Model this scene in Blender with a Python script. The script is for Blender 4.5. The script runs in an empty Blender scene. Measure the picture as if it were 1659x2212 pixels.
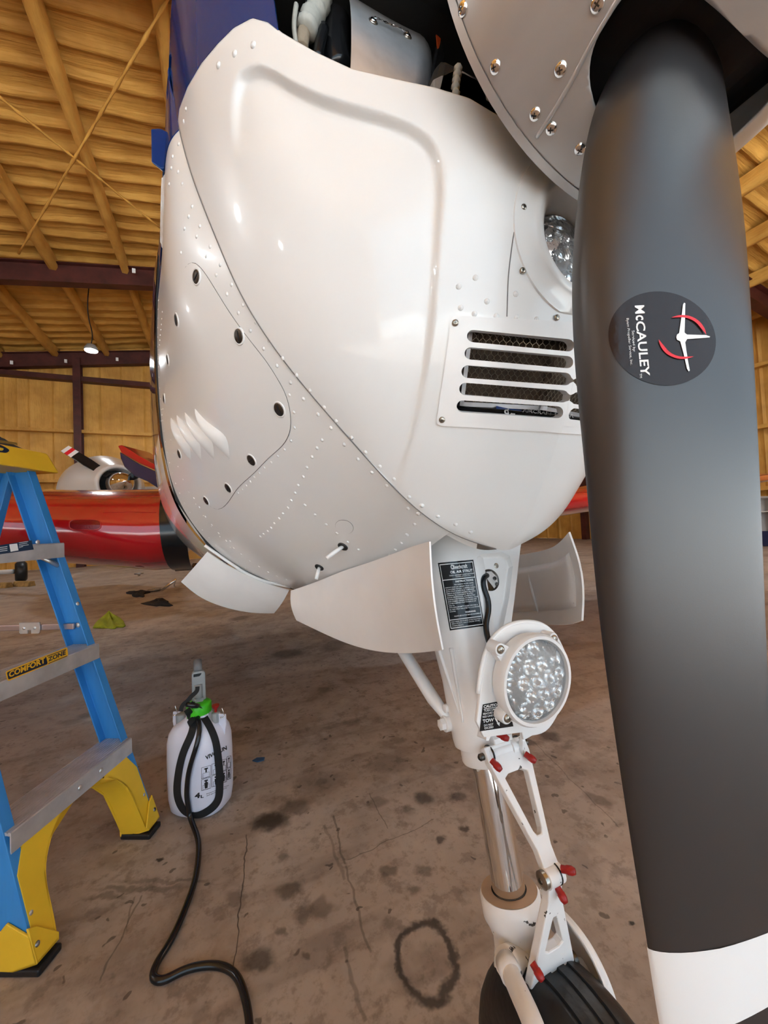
import bpy, bmesh, math, random
import numpy as np
from mathutils import Vector, Matrix
from mathutils.bvhtree import BVHTree
random.seed(7)
sc = bpy.context.scene
COL = sc.collection

# ------------------------------------------------------------------ camera
IMW, IMH, FPX = 1659, 2212, 838.0
CX, CY = IMW / 2, IMH / 2
CAM = Vector((0, 0, 0.9))
_yaw, _pit, _rol = math.radians(23.4), math.radians(1.9), math.radians(2.6)
_F = Vector((math.sin(_yaw) * math.cos(_pit), math.cos(_yaw) * math.cos(_pit), math.sin(_pit)))
_R0 = Vector((math.cos(_yaw), -math.sin(_yaw), 0))
_U0 = _R0.cross(_F)
CR = _R0 * math.cos(_rol) - _U0 * math.sin(_rol)
CU = _U0 * math.cos(_rol) + _R0 * math.sin(_rol)
CF = _F
cam_data = bpy.data.cameras.new('camera')
cam = bpy.data.objects.new('camera', cam_data)
COL.objects.link(cam)
cam.matrix_world = Matrix(((CR.x, CU.x, -CF.x, CAM.x), (CR.y, CU.y, -CF.y, CAM.y), (CR.z, CU.z, -CF.z, CAM.z), (0, 0, 0, 1)))
cam_data.sensor_fit = 'VERTICAL'
cam_data.sensor_height = 36
cam_data.lens = FPX / IMH * 36
cam_data.clip_start = 0.01
cam_data.clip_end = 300
sc.camera = cam

# ------------------------------------------------------------------ light
sc.view_settings.view_transform = 'Standard'
sc.view_settings.look = 'None'
sc.view_settings.gamma = 1
sc.view_settings.use_curve_mapping = False
sc.view_settings.exposure = -0.07
sc.cycles.use_denoising = True
sc.cycles.use_adaptive_sampling = True
sc.cycles.adaptive_threshold = 0.25
sc.cycles.adaptive_min_samples = 16
sc.cycles.max_bounces = 7
sc.cycles.diffuse_bounces = 4
sc.cycles.glossy_bounces = 3
sc.cycles.transmission_bounces = 5
sc.cycles.caustics_reflective = False
sc.cycles.caustics_refractive = False
sc.cycles.sample_clamp_indirect = 8.0
world = bpy.data.worlds.new('world')
sc.world = world
world.use_nodes = True
wn = world.node_tree.nodes
wl = world.node_tree.links
bgn = wn['Background']
skyn = wn.new('ShaderNodeTexSky')
skyn.sky_type = 'HOSEK_WILKIE'
skyn.turbidity = 3.0
skyn.ground_albedo = 0.4
skyn.sun_direction = Vector((0.45, -0.55, 0.9)).normalized()
mxn = wn.new('ShaderNodeMix')
mxn.data_type = 'RGBA'
mxn.inputs['Factor'].default_value = 0.9
mxn.inputs[7].default_value = (0.64, 0.83, 1.0, 1)
wl.new(skyn.outputs['Color'], mxn.inputs[6])
wl.new(mxn.outputs[2], bgn.inputs['Color'])
bgn.inputs['Strength'].default_value = 2.5
sun_d = bpy.data.lights.new('sun', 'SUN')
sun_d.energy = 56
sun_d.angle = math.radians(1.5)
sun_d.color = (0.77, 0.90, 1.0)
sun = bpy.data.objects.new('sun', sun_d)
COL.objects.link(sun)
sun.rotation_euler = Vector((-0.45, 0.55, -0.9)).to_track_quat('-Z', 'Y').to_euler()

# ------------------------------------------------------------------ pixel helpers (measuring tool: pixel -> ray -> real surface)
def proj(P):
    d = Vector(P) - CAM
    Z = d.dot(CF)
    return CX + FPX * d.dot(CR) / Z, CY - FPX * d.dot(CU) / Z
def ray(px, py):
    return CF + CR * ((px - CX) / FPX) - CU * ((py - CY) / FPX)
def at(px, py, axis, val):
    d = ray(px, py)
    s = (val - CAM[axis]) / d[axis]
    return CAM + d * s
def at_x(px, py, v): return at(px, py, 0, v)
def at_y(px, py, v): return at(px, py, 1, v)
def at_z(px, py, v): return at(px, py, 2, v)
def at_d(px, py, d): return CAM + ray(px, py) * d
def at_plane(px, py, p0, n):
    d = ray(px, py)
    return CAM + d * ((Vector(p0) - CAM).dot(n) / d.dot(n))

# ------------------------------------------------------------------ materials
def mat(name, col, rough=0.5, metal=0.0, var=0.0, vscale=8.0, bump=0.0, bscale=60.0, coat=0.0, col2=None, spec=0.5, bdist=0.01, emit=None, trans=0.0, ior=1.45, stretch=None):
    m = bpy.data.materials.new(name)
    m.use_nodes = True
    nt = m.node_tree
    b = nt.nodes['Principled BSDF']
    b.inputs['Base Color'].default_value = (*col, 1)
    b.inputs['Roughness'].default_value = rough
    b.inputs['Metallic'].default_value = metal
    b.inputs['Coat Weight'].default_value = coat
    b.inputs['Coat Roughness'].default_value = 0.05
    b.inputs['Specular IOR Level'].default_value = spec
    b.inputs['IOR'].default_value = ior
    b.inputs['Transmission Weight'].default_value = trans
    if emit:
        b.inputs['Emission Color'].default_value = (*emit[0], 1)
        b.inputs['Emission Strength'].default_value = emit[1]
    tc = nt.nodes.new('ShaderNodeTexCoord')
    src = tc.outputs['Object']
    if stretch:
        mp = nt.nodes.new('ShaderNodeMapping')
        mp.inputs['Scale'].default_value = stretch
        nt.links.new(src, mp.inputs['Vector'])
        src = mp.outputs['Vector']
    if var > 0 or col2:
        n = nt.nodes.new('ShaderNodeTexNoise')
        n.inputs['Scale'].default_value = vscale
        n.inputs['Detail'].default_value = 3
        n.inputs['Roughness'].default_value = 0.6
        nt.links.new(src, n.inputs['Vector'])
        r = nt.nodes.new('ShaderNodeValToRGB')
        c2 = col2 if col2 else tuple(c * (1 - var) for c in col)
        c1 = col if col2 else tuple(min(1, c * (1 + var * 0.5)) for c in col)
        r.color_ramp.elements[0].position = 0.35
        r.color_ramp.elements[1].position = 0.65
        r.color_ramp.elements[0].color = (*c2, 1)
        r.color_ramp.elements[1].color = (*c1, 1)
        nt.links.new(n.outputs['Fac'], r.inputs['Fac'])
        nt.links.new(r.outputs['Color'], b.inputs['Base Color'])
    if bump > 0:
        n2 = nt.nodes.new('ShaderNodeTexNoise')
        n2.inputs['Scale'].default_value = bscale
        n2.inputs['Detail'].default_value = 2
        nt.links.new(src, n2.inputs['Vector'])
        bp = nt.nodes.new('ShaderNodeBump')
        bp.inputs['Strength'].default_value = bump
        bp.inputs['Distance'].default_value = bdist
        nt.links.new(n2.outputs['Fac'], bp.inputs['Height'])
        nt.links.new(bp.outputs['Normal'], b.inputs['Normal'])
    return m

M = {}
M['white'] = mat('white gloss paint', (0.77, 0.765, 0.755), 0.30, var=0.03, vscale=2.5, coat=0.55)
M['white_sat'] = mat('white satin paint', (0.80, 0.785, 0.775), 0.36, var=0.04, vscale=9, bump=0.03, bscale=220, bdist=0.002, coat=0.2)
M['white_chip'] = mat('chipped white paint', (0.80, 0.785, 0.775), 0.4, var=0.05, vscale=14, bump=0.05, bscale=160, bdist=0.002)
M['blue_paint'] = mat('blue gloss paint', (0.0015, 0.028, 0.14), 0.14, spec=0.35)
M['blue_dark'] = mat('dark blue gloss paint', (0.006, 0.016, 0.075), 0.15, coat=0.8)
M['red_paint'] = mat('red gloss paint', (0.46, 0.008, 0.012), 0.16, var=0.12, vscale=1.5, coat=0.9)
M['alu'] = mat('dull aluminium', (0.66, 0.65, 0.64), 0.42, 0.8, var=0.16, vscale=5, bump=0.03, bscale=30)
M['alu_spin'] = mat('scuffed polished aluminium', (0.60, 0.595, 0.59), 0.36, 0.7, var=0.14, vscale=9, bump=0.02, bscale=14, stretch=(1, 0.25, 1))
M['alu_brush'] = mat('brushed aluminium', (0.66, 0.665, 0.68), 0.45, 0.7, var=0.15, vscale=14, bump=0.05, bscale=80)
M['chrome'] = mat('chrome', (0.83, 0.82, 0.80), 0.07, 1.0)
M['steel'] = mat('worn steel', (0.42, 0.39, 0.34), 0.3, 1.0, var=0.3, vscale=60)
M['dark_steel'] = mat('dark steel', (0.12, 0.11, 0.10), 0.38, 1.0, var=0.3, vscale=60)
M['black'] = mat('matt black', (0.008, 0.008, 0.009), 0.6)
M['black_gloss'] = mat('gloss black plastic', (0.010, 0.010, 0.011), 0.22)
M['rubber'] = mat('black rubber', (0.010, 0.010, 0.011), 0.42, bump=0.08, bscale=90)
M['blade'] = mat('satin dark grey blade paint', (0.022, 0.020, 0.021), 0.36, bump=0.03, bscale=900, bdist=0.0008, spec=1.0)
M['decal'] = mat('brown black decal film', (0.020, 0.012, 0.011), 0.25, spec=0.45, bump=0.10, bscale=170, bdist=0.003)
M['decal_white'] = mat('white print', (0.82, 0.82, 0.82), 0.35)
M['decal_red'] = mat('red print', (0.72, 0.02, 0.03), 0.3)
M['decal_blue'] = mat('blue print', (0.02, 0.07, 0.30), 0.3)
M['placard'] = mat('black placard film', (0.010, 0.010, 0.012), 0.14)
M['seam'] = mat('grey seam sealant', (0.16, 0.15, 0.145), 0.6)
M['grease'] = mat('black grease', (0.010, 0.009, 0.008), 0.25)
M['red_plastic'] = mat('red rubber cap', (0.36, 0.012, 0.010), 0.4, var=0.3, vscale=90)
M['clear'] = mat('clear lens', (0.90, 0.92, 0.94), 0.04, trans=0.9, ior=1.3)
M['dark_in'] = mat('dark interior shade', (0.012, 0.011, 0.010), 0.7, bump=0.1, bscale=30)  # near black: the shade of the interiors is put into the colour
M['grey_plastic'] = mat('grey plastic', (0.30, 0.31, 0.31), 0.45)
M['green_plastic'] = mat('green plastic', (0.06, 0.52, 0.015), 0.35)
M['poly'] = mat('white translucent bottle plastic', (0.70, 0.70, 0.80), 0.42, var=0.04, vscale=6)
M['strap'] = mat('black webbing', (0.010, 0.010, 0.011), 0.75, bump=0.2, bscale=600, bdist=0.001)
M['lad_blue'] = mat('blue fibreglass', (0.035, 0.225, 0.56), 0.42, var=0.10, vscale=30, stretch=(1, 1, 0.1), bump=0.03, bscale=200)
M['lad_yel'] = mat('yellow plastic', (0.78, 0.47, 0.025), 0.45, var=0.06, vscale=10, bump=0.05, bscale=220, bdist=0.002)

def add_chips(m, scale, thr, col):
    """flaked spots where the paint is gone: a shape of its own"""
    nt = m.node_tree
    b = nt.nodes['Principled BSDF']
    lk = [l for l in nt.links if l.to_socket == b.inputs['Base Color']]
    tc = nt.nodes.new('ShaderNodeTexCoord')
    n = nt.nodes.new('ShaderNodeTexNoise'); n.inputs['Scale'].default_value = scale; n.inputs['Detail'].default_value = 3
    nt.links.new(tc.outputs['Object'], n.inputs['Vector'])
    mr = nt.nodes.new('ShaderNodeMapRange'); mr.inputs[1].default_value = thr; mr.inputs[2].default_value = thr + .012
    nt.links.new(n.outputs['Fac'], mr.inputs[0])
    mx = nt.nodes.new('ShaderNodeMix'); mx.data_type = 'RGBA'
    nt.links.new(mr.outputs[0], mx.inputs['Factor'])
    if lk: nt.links.new(lk[0].from_socket, mx.inputs[6])
    else: mx.inputs[6].default_value = b.inputs['Base Color'].default_value
    mx.inputs[7].default_value = (*col, 1)
    nt.links.new(mx.outputs[2], b.inputs['Base Color'])
add_chips(M['white_chip'], 75, .685, (.055, .048, .042))
# ------------------------------------------------------------------ object helpers
def tag(o, label=None, cat=None, group=None, kind=None):
    if label: o['label'] = label
    if cat: o['category'] = cat
    if group: o['group'] = group
    if kind: o['kind'] = kind
    return o
def empty(name, loc, label=None, cat=None, group=None, kind=None):
    e = bpy.data.objects.new(name, None)
    e.empty_display_size = 0.1
    COL.objects.link(e)
    e.location = loc
    return tag(e, label, cat, group, kind)
def adopt(o, parent):
    if parent is not None:
        o.parent = parent
        if parent.type == 'EMPTY':
            o.matrix_parent_inverse = Matrix.Translation(-Vector(parent.location))
def mesh_data(name, verts, faces, m, smooth=False):
    me = bpy.data.meshes.new(name)
    me.from_pydata([tuple(v) for v in verts], [], faces)
    for mm in (m if isinstance(m, (list, tuple)) else [m]):
        me.materials.append(mm)
    if smooth:
        me.polygons.foreach_set('use_smooth', [True] * len(me.polygons))
    me.update()
    return me
def obj(name, vf, m, parent=None, smooth=False, fixn=True, bevel=0.0, autos=None):
    verts, faces = vf
    me = mesh_data(name, verts, faces, m, smooth)
    if fixn:
        bm = bmesh.new()
        bm.from_mesh(me)
        bmesh.ops.recalc_face_normals(bm, faces=bm.faces)
        bm.to_mesh(me)
        bm.free()
    if autos is not None:
        me.set_sharp_from_angle(angle=math.radians(autos))
    o = bpy.data.objects.new(name, me)
    COL.objects.link(o)
    adopt(o, parent)
    if bevel > 0:
        b = o.modifiers.new('bevel', 'BEVEL')
        b.width = bevel
        b.segments = 2
        b.limit_method = 'ANGLE'
        b.angle_limit = math.radians(40)
    return o
def inst(name, me, mtx, parent=None):
    o = bpy.data.objects.new(name, me)
    COL.objects.link(o)
    adopt(o, parent)
    o.matrix_basis = mtx
    return o
def frame_mtx(p, n, up=None, s=1.0):
    n = Vector(n).normalized()
    up = Vector(up) if up is not None else (Vector((0, 0, 1)) if abs(n.z) < 0.9 else Vector((0, 1, 0)))
    x = up.cross(n).normalized()
    y = n.cross(x)
    return Matrix(((x.x * s, y.x * s, n.x * s, p[0]), (x.y * s, y.y * s, n.y * s, p[1]), (x.z * s, y.z * s, n.z * s, p[2]), (0, 0, 0, 1)))
def join(*vfs):
    V, Fc = [], []
    for v, f in vfs:
        k = len(V)
        V += [Vector(p) for p in v]
        Fc += [tuple(i + k for i in q) for q in f]
    return V, Fc
def box(c, s, rot=None):
    c = Vector(c)
    V = []
    for dx in (-.5, .5):
        for dy in (-.5, .5):
            for dz in (-.5, .5):
                v = Vector((dx * s[0], dy * s[1], dz * s[2]))
                V.append(c + (rot @ v if rot is not None else v))
    return V, [(0, 1, 3, 2), (4, 6, 7, 5), (0, 4, 5, 1), (2, 3, 7, 6), (0, 2, 6, 4), (1, 5, 7, 3)]
def hexa(a, b):
    """solid between two quads"""
    V = [Vector(p) for p in a] + [Vector(p) for p in b]
    n = len(a)
    F = [tuple(range(n))[::-1], tuple(range(n, 2 * n))] + [(i, (i + 1) % n, n + (i + 1) % n, n + i) for i in range(n)]
    return V, F
def prism(poly, vec):
    vec = Vector(vec)
    return hexa(poly, [Vector(p) + vec for p in poly])
def tube(path, r, seg=10, caps=True, closed=False, flat=None):
    P = [Vector(p) for p in path]
    n = len(P)
    rr = r if isinstance(r, (list, tuple)) else [r] * n
    V, F = [], []
    nrm = None
    for i in range(n):
        if closed:
            t = P[(i + 1) % n] - P[i - 1]
        else:
            t = P[min(i + 1, n - 1)] - P[max(i - 1, 0)]
        t.normalize()
        if nrm is None:
            a = Vector((0, 0, 1)) if abs(t.z) < 0.9 else Vector((1, 0, 0))
            nrm = (a - t * a.dot(t)).normalized()
        else:
            nrm = (nrm - t * nrm.dot(t)).normalized()
        bn = t.cross(nrm)
        for k in range(seg):
            a = 2 * math.pi * k / seg
            V.append(P[i] + (nrm * math.cos(a) + bn * math.sin(a)) * rr[i])
    m = n if closed else n - 1
    for i in range(m):
        for k in range(seg):
            a, b = i * seg + k, i * seg + (k + 1) % seg
            c, d = ((i + 1) % n) * seg + (k + 1) % seg, ((i + 1) % n) * seg + k
            F.append((a, b, c, d))
    if caps and not closed:
        F.append(tuple(range(seg))[::-1])
        F.append(tuple(range((n - 1) * seg, n * seg)))
    return V, F
def lathe(prof, o, axis, seg=32, a0=0.0, a1=2 * math.pi, ref=None, caps=False):
    """prof: (radius, height along axis)"""
    o = Vector(o)
    ax = Vector(axis).normalized()
    ref = Vector(ref) if ref is not None else (Vector((0, 0, 1)) if abs(ax.z) < 0.9 else Vector((1, 0, 0)))
    e1 = (ref - ax * ref.dot(ax)).normalized()
    e2 = ax.cross(e1)
    full = abs(a1 - a0 - 2 * math.pi) < 1e-6
    n = seg if full else seg + 1
    V, F = [], []
    for (r, h) in prof:
        for k in range(n):
            a = a0 + (a1 - a0) * k / seg
            V.append(o + ax * h + (e1 * math.cos(a) + e2 * math.sin(a)) * r)
    for i in range(len(prof) - 1):
        for k in range(seg):
            k2 = (k + 1) % n if full else k + 1
            F.append((i * n + k, i * n + k2, (i + 1) * n + k2, (i + 1) * n + k))
    if caps and full:
        F.append(tuple(range(n))[::-1])
        F.append(tuple(range((len(prof) - 1) * n, len(prof) * n)))
    return V, F
def grid_faces(nu, nv, off=0):
    return [(off + i * nv + j, off + (i + 1) * nv + j, off + (i + 1) * nv + j + 1, off + i * nv + j + 1) for i in range(nu - 1) for j in range(nv - 1)]
def spl(ts, ys, t):
    """natural cubic spline, ys (n,k), vector t"""
    ts = np.asarray(ts, float); ys = np.asarray(ys, float); t = np.asarray(t, float)
    if ys.ndim == 1: ys = ys[:, None]
    n = len(ts)
    h = np.diff(ts)
    A = np.zeros((n, n)); B = np.zeros((n, ys.shape[1]))
    A[0, 0] = A[-1, -1] = 1
    for i in range(1, n - 1):
        A[i, i - 1] = h[i - 1]; A[i, i] = 2 * (h[i - 1] + h[i]); A[i, i + 1] = h[i]
        B[i] = 6 * ((ys[i + 1] - ys[i]) / h[i] - (ys[i] - ys[i - 1]) / h[i - 1])
    Mm = np.linalg.solve(A, B)
    k = np.clip(np.searchsorted(ts, t) - 1, 0, n - 2)
    hk = h[k][:, None]
    a = ((ts[k + 1] - t))[:, None]; b = ((t - ts[k]))[:, None]
    return Mm[k] * a ** 3 / (6 * hk) + Mm[k + 1] * b ** 3 / (6 * hk) + (ys[k] / hk - Mm[k] * hk / 6) * a + (ys[k + 1] / hk - Mm[k + 1] * hk / 6) * b
def curve_pts(pts, n, closed=False):
    """smooth resample of a list of points (any dimension)"""
    a = np.array([tuple(p) for p in pts], float)
    if closed:
        a = np.vstack([a[-3:], a, a[:4]])
    d = np.concatenate([[0], np.cumsum(np.maximum(1e-9, np.linalg.norm(np.diff(a, axis=0), axis=1)))])
    if closed:
        t = np.linspace(d[3], d[-4], n + 1)[:-1]
    else:
        t = np.linspace(0, d[-1], n)
    return [tuple(q) for q in spl(d, a, t)]
def inpoly(x, y, poly):
    c = False
    j = len(poly) - 1
    for i in range(len(poly)):
        xi, yi = poly[i]; xj, yj = poly[j]
        if (yi > y) != (yj > y) and x < (xj - xi) * (y - yi) / (yj - yi) + xi:
            c = not c
        j = i
    return c
def bvh_of(*vfs):
    V, Fc = join(*vfs)
    return BVHTree.FromPolygons([tuple(v) for v in V], Fc)
def hit(bvh, px, py, off=0.0):
    d = ray(px, py).normalized()
    h = bvh.ray_cast(CAM, d)
    if h[0] is None:
        return None, None
    n = h[1]
    if n.dot(d) > 0: n = -n
    return h[0] + n * off, n
def fill_loops(loops):
    """2D triangulation with holes: outer + holes -> verts2d, faces"""
    bm = bmesh.new()
    es = []
    for lp in loops:
        vs = [bm.verts.new((p[0], p[1], 0)) for p in lp]
        for i in range(len(vs)):
            es.append(bm.edges.new((vs[i], vs[(i + 1) % len(vs)])))
    bmesh.ops.triangle_fill(bm, use_beauty=True, use_dissolve=False, edges=es)
    bm.verts.index_update()
    V = [(v.co.x, v.co.y) for v in bm.verts]
    F = [tuple(v.index for v in f.verts) for f in bm.faces]
    bm.free()
    return V, F
_txt = {}
def glyphs(s, bold=0.0, res=3):
    key = (s, bold)
    if key in _txt: return _txt[key]
    cu = bpy.data.curves.new('txt', 'FONT')
    cu.body = s
    cu.offset = bold
    cu.resolution_u = res
    cu.fill_mode = 'FRONT'
    cu.space_character = 1.0
    o = bpy.data.objects.new('txt', cu)
    COL.objects.link(o)
    dg = bpy.context.evaluated_depsgraph_get()
    me = bpy.data.meshes.new_from_object(o.evaluated_get(dg))
    V = [(v.co.x, v.co.y) for v in me.vertices]
    F = [tuple(p.vertices) for p in me.polygons]
    bpy.data.objects.remove(o)
    bpy.data.curves.remove(cu)
    bpy.data.meshes.remove(me)
    _txt[key] = (V, F)
    return V, F
def text_vf(s, org, ux, uy, fn, bold=0.0):
    """lettering: bounding box of the glyphs mapped to org + a*ux + b*uy, then through fn to 3D"""
    V, F = glyphs(s, bold)
    xs = [v[0] for v in V]; ys = [v[1] for v in V]
    x0, x1, y0, y1 = min(xs), max(xs), min(ys), max(ys)
    out = []
    for (x, y) in V:
        a = (x - x0) / max(1e-6, x1 - x0); b = (y - y0) / max(1e-6, y1 - y0)
        out.append(fn(org[0] + a * ux[0] + b * uy[0], org[1] + a * ux[1] + b * uy[1]))
    return out, F
def dome_mesh(name, m, r=1.0, h=0.5, seg=8):
    return mesh_data(name, *lathe([(r, -0.15), (r, 0.0), (r * 0.75, h * 0.65), (0.01 * r, h)], (0, 0, 0), (0, 0, 1), seg), m, True)
def screw_mesh(name, m, md):
    """pan head with a recessed cross"""
    V, F = lathe([(1, -0.2), (1, 0.12), (0.8, 0.38), (0.45, 0.5), (0.02, 0.52)], (0, 0, 0), (0, 0, 1), 16)
    me = mesh_data(name, V, F, [m, md], True)
    c = join(box((0, 0, 0.52), (0.85, 0.2, 0.06)), box((0, 0, 0.52), (0.2, 0.85, 0.06)))
    bm = bmesh.new(); bm.from_mesh(me)
    vs = [bm.verts.new(v) for v in c[0]]
    for f in c[1]:
        q = bm.faces.new([vs[i] for i in f]); q.material_index = 1
    bm.to_mesh(me); bm.free()
    return me
# ================================================================== hangar
YW, YD, XL, XR, RX = 15.4, -5.6, -13.0, 13.2, 0.6     # back wall, door line, side walls, ridge
def zr(x): return 7.40 - 0.153 * abs(x - RX)
def foam_material(name, along):
    m = mat(name, (0.74, 0.395, 0.085), 0.62, var=0.3, vscale=1.3, col2=(0.54, 0.265, 0.05))
    nt = m.node_tree
    b = nt.nodes['Principled BSDF']
    tc = nt.nodes.new('ShaderNodeTexCoord')
    mp = nt.nodes.new('ShaderNodeMapping')
    mp.inputs['Scale'].default_value = along
    n = nt.nodes.new('ShaderNodeTexNoise')
    n.inputs['Scale'].default_value = 3.2
    n.inputs['Detail'].default_value = 3.5
    n.inputs['Roughness'].default_value = 0.6
    bp = nt.nodes.new('ShaderNodeBump')
    bp.inputs['Strength'].default_value = 0.9
    bp.inputs['Distance'].default_value = 0.035
    nt.links.new(tc.outputs['Object'], mp.inputs['Vector'])
    nt.links.new(mp.outputs['Vector'], n.inputs['Vector'])
    nt.links.new(n.outputs['Fac'], bp.inputs['Height'])
    nt.links.new(bp.outputs['Normal'], b.inputs['Normal'])
    return m
M['foam_roof'] = foam_material('sprayed foam roof', (0.22, 4.0, 1))
M['foam_wall'] = foam_material('sprayed foam wall', (2.4, 2.4, 0.45))
M['foam_beam'] = foam_material('sprayed foam on purlin', (2.5, 0.8, 2.5))
M['redsteel'] = mat('oxide red steel', (0.075, 0.016, 0.012), 0.5, var=0.35, vscale=3, bump=0.05, bscale=9)

def floor_material(full=True):
    m = bpy.data.materials.new('stained concrete' if full else 'plain concrete')
    m.use_nodes = True
    nt = m.node_tree
    N, L = nt.nodes, nt.links
    b = N['Principled BSDF']
    tc = N.new('ShaderNodeTexCoord')
    def noise(scale, det=6, rough=0.6, vec=None, mscale=None):
        n = N.new('ShaderNodeTexNoise')
        n.inputs['Scale'].default_value = scale
        n.inputs['Detail'].default_value = det
        n.inputs['Roughness'].default_value = rough
        v = vec or tc.outputs['Object']
        if mscale:
            mp = N.new('ShaderNodeMapping')
            mp.inputs['Scale'].default_value = mscale
            mp.inputs['Rotation'].default_value = (0, 0, 0.5)
            L.new(v, mp.inputs['Vector'])
            v = mp.outputs['Vector']
        L.new(v, n.inputs['Vector'])
        return n
    def math_(op, a, b_=None, c=None):
        n = N.new('ShaderNodeMath')
        n.operation = op
        for k, v in enumerate((a, b_, c)):
            if v is None: continue
            if isinstance(v, (int, float)): n.inputs[k].default_value = v
            else: L.new(v, n.inputs[k])
        return n.outputs[0]
    def mapr(v, a, b_, c=0.0, d=1.0):
        n = N.new('ShaderNodeMapRange')
        n.interpolation_type = 'SMOOTHSTEP'
        L.new(v, n.inputs[0])
        for k, q in enumerate((a, b_, c, d)): n.inputs[k + 1].default_value = q
        return n.outputs[0]
    def mix(f, a, b_):
        n = N.new('ShaderNodeMix')
        n.data_type = 'RGBA'
        L.new(f, n.inputs['Factor'])
        for k, v in ((6, a), (7, b_)):
            if isinstance(v, tuple): n.inputs[k].default_value = (*v, 1)
            else: L.new(v, n.inputs[k])
        return n.outputs[2]
    base = mix(mapr(noise(1.1, 4, 0.65).outputs['Fac'], 0.36, 0.64), (0.245, 0.190, 0.155), (0.41, 0.335, 0.282))
    base = mix(mapr(noise(7, 4, 0.7).outputs['Fac'], 0.42, 0.62), base, (0.355, 0.288, 0.243))
    streak = mapr(noise(5, 3, 0.6, mscale=(0.35, 2.2, 1)).outputs['Fac'], 0.54, 0.70)
    base = mix(math_('MULTIPLY', streak, 0.35), base, (0.105, 0.075, 0.058))
    # scattered oil spots
    dark = None
    vo = N.new('ShaderNodeTexVoronoi')
    vo.inputs['Scale'].default_value = 8.0
    vo.inputs['Randomness'].default_value = 1.0
    nd = noise(13, 3, 0.5)
    va = N.new('ShaderNodeVectorMath'); va.operation = 'MULTIPLY_ADD'
    L.new(nd.outputs['Color'], va.inputs[0]); va.inputs[1].default_value = (0.09, 0.09, 0); L.new(tc.outputs['Object'], va.inputs[2])
    L.new(va.outputs[0], vo.inputs['Vector'])
    sep = N.new('ShaderNodeSeparateColor'); L.new(vo.outputs['Color'], sep.inputs[0])
    rad = mapr(sep.outputs[0], 0.52, 1.0, 0.0, 0.34)
    spots = mapr(math_('SUBTRACT', rad, vo.outputs['Distance']), 0.0, 0.11)
    patch = mapr(noise(0.9, 2, 0.5).outputs['Fac'], 0.46, 0.58)
    spots = math_('MULTIPLY', spots, math_('MULTIPLY', mapr(sep.outputs[1], 0.0, 1.0, 0.25, 0.75), patch))
    if full: base = mix(spots, base, (0.062, 0.042, 0.031))
    fine = mapr(noise(38, 4, 0.7).outputs['Fac'], 0.50, 0.68)
    base = mix(math_('MULTIPLY', fine, 0.35), base, (0.13, 0.095, 0.075))
    blot = mapr(noise(4.2, 4, 0.62).outputs['Fac'], 0.55, 0.66)
    base = mix(math_('MULTIPLY', blot, 0.40), base, (0.115, 0.080, 0.060))
    if full:
        sp2 = N.new('ShaderNodeTexVoronoi'); sp2.inputs['Scale'].default_value = 34.0
        L.new(va.outputs[0], sp2.inputs['Vector'])
        sp3 = N.new('ShaderNodeSeparateColor'); L.new(sp2.outputs['Color'], sp3.inputs[0])
        dots = mapr(math_('SUBTRACT', mapr(sp3.outputs[0], 0.72, 1.0, 0.0, 0.30), sp2.outputs['Distance']), 0.0, 0.08)
        base = mix(math_('MULTIPLY', dots, 0.7), base, (0.05, 0.034, 0.025))
        mot = mapr(noise(15, 4, 0.7).outputs['Fac'], 0.52, 0.64)
        base = mix(math_('MULTIPLY', mot, 0.42), base, (0.105, 0.074, 0.056))
        lite = mapr(noise(9.5, 4, 0.65).outputs['Fac'], 0.56, 0.68)
        base = mix(math_('MULTIPLY', lite, 0.35), base, (0.42, 0.36, 0.31))
    # named stains: (pixel centre, radius px, squash, rotation, strength)
    nd2 = noise(22, 3, 0.6)
    vb = N.new('ShaderNodeVectorMath'); vb.operation = 'MULTIPLY_ADD'
    L.new(nd2.outputs['Color'], vb.inputs[0]); vb.inputs[1].default_value = (0.05, 0.05, 0); L.new(tc.outputs['Object'], vb.inputs[2])
    def blob(px, py, rx, ry, k, soft=0.55):
        c = at_z(px, py, 0)
        ex = (at_z(px + rx, py, 0) - c); ey = (at_z(px, py + ry, 0) - c)
        mp = N.new('ShaderNodeMapping'); mp.vector_type = 'TEXTURE'
        mp.inputs['Location'].default_value = (c.x + 0.025, c.y + 0.025, 0)
        mp.inputs['Rotation'].default_value = (0, 0, math.atan2(ex.y, ex.x))
        mp.inputs['Scale'].default_value = (max(0.004, ex.length), max(0.004, ey.length), 10)
        L.new(vb.outputs[0], mp.inputs['Vector'])
        ln = N.new('ShaderNodeVectorMath'); ln.operation = 'LENGTH'
        L.new(mp.outputs[0], ln.inputs[0])
        return math_('MULTIPLY', mapr(ln.outputs['Value'], 1.0 + soft * 0.3, 1.0 - soft, 0, 1), k), ln.outputs['Value']
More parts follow.
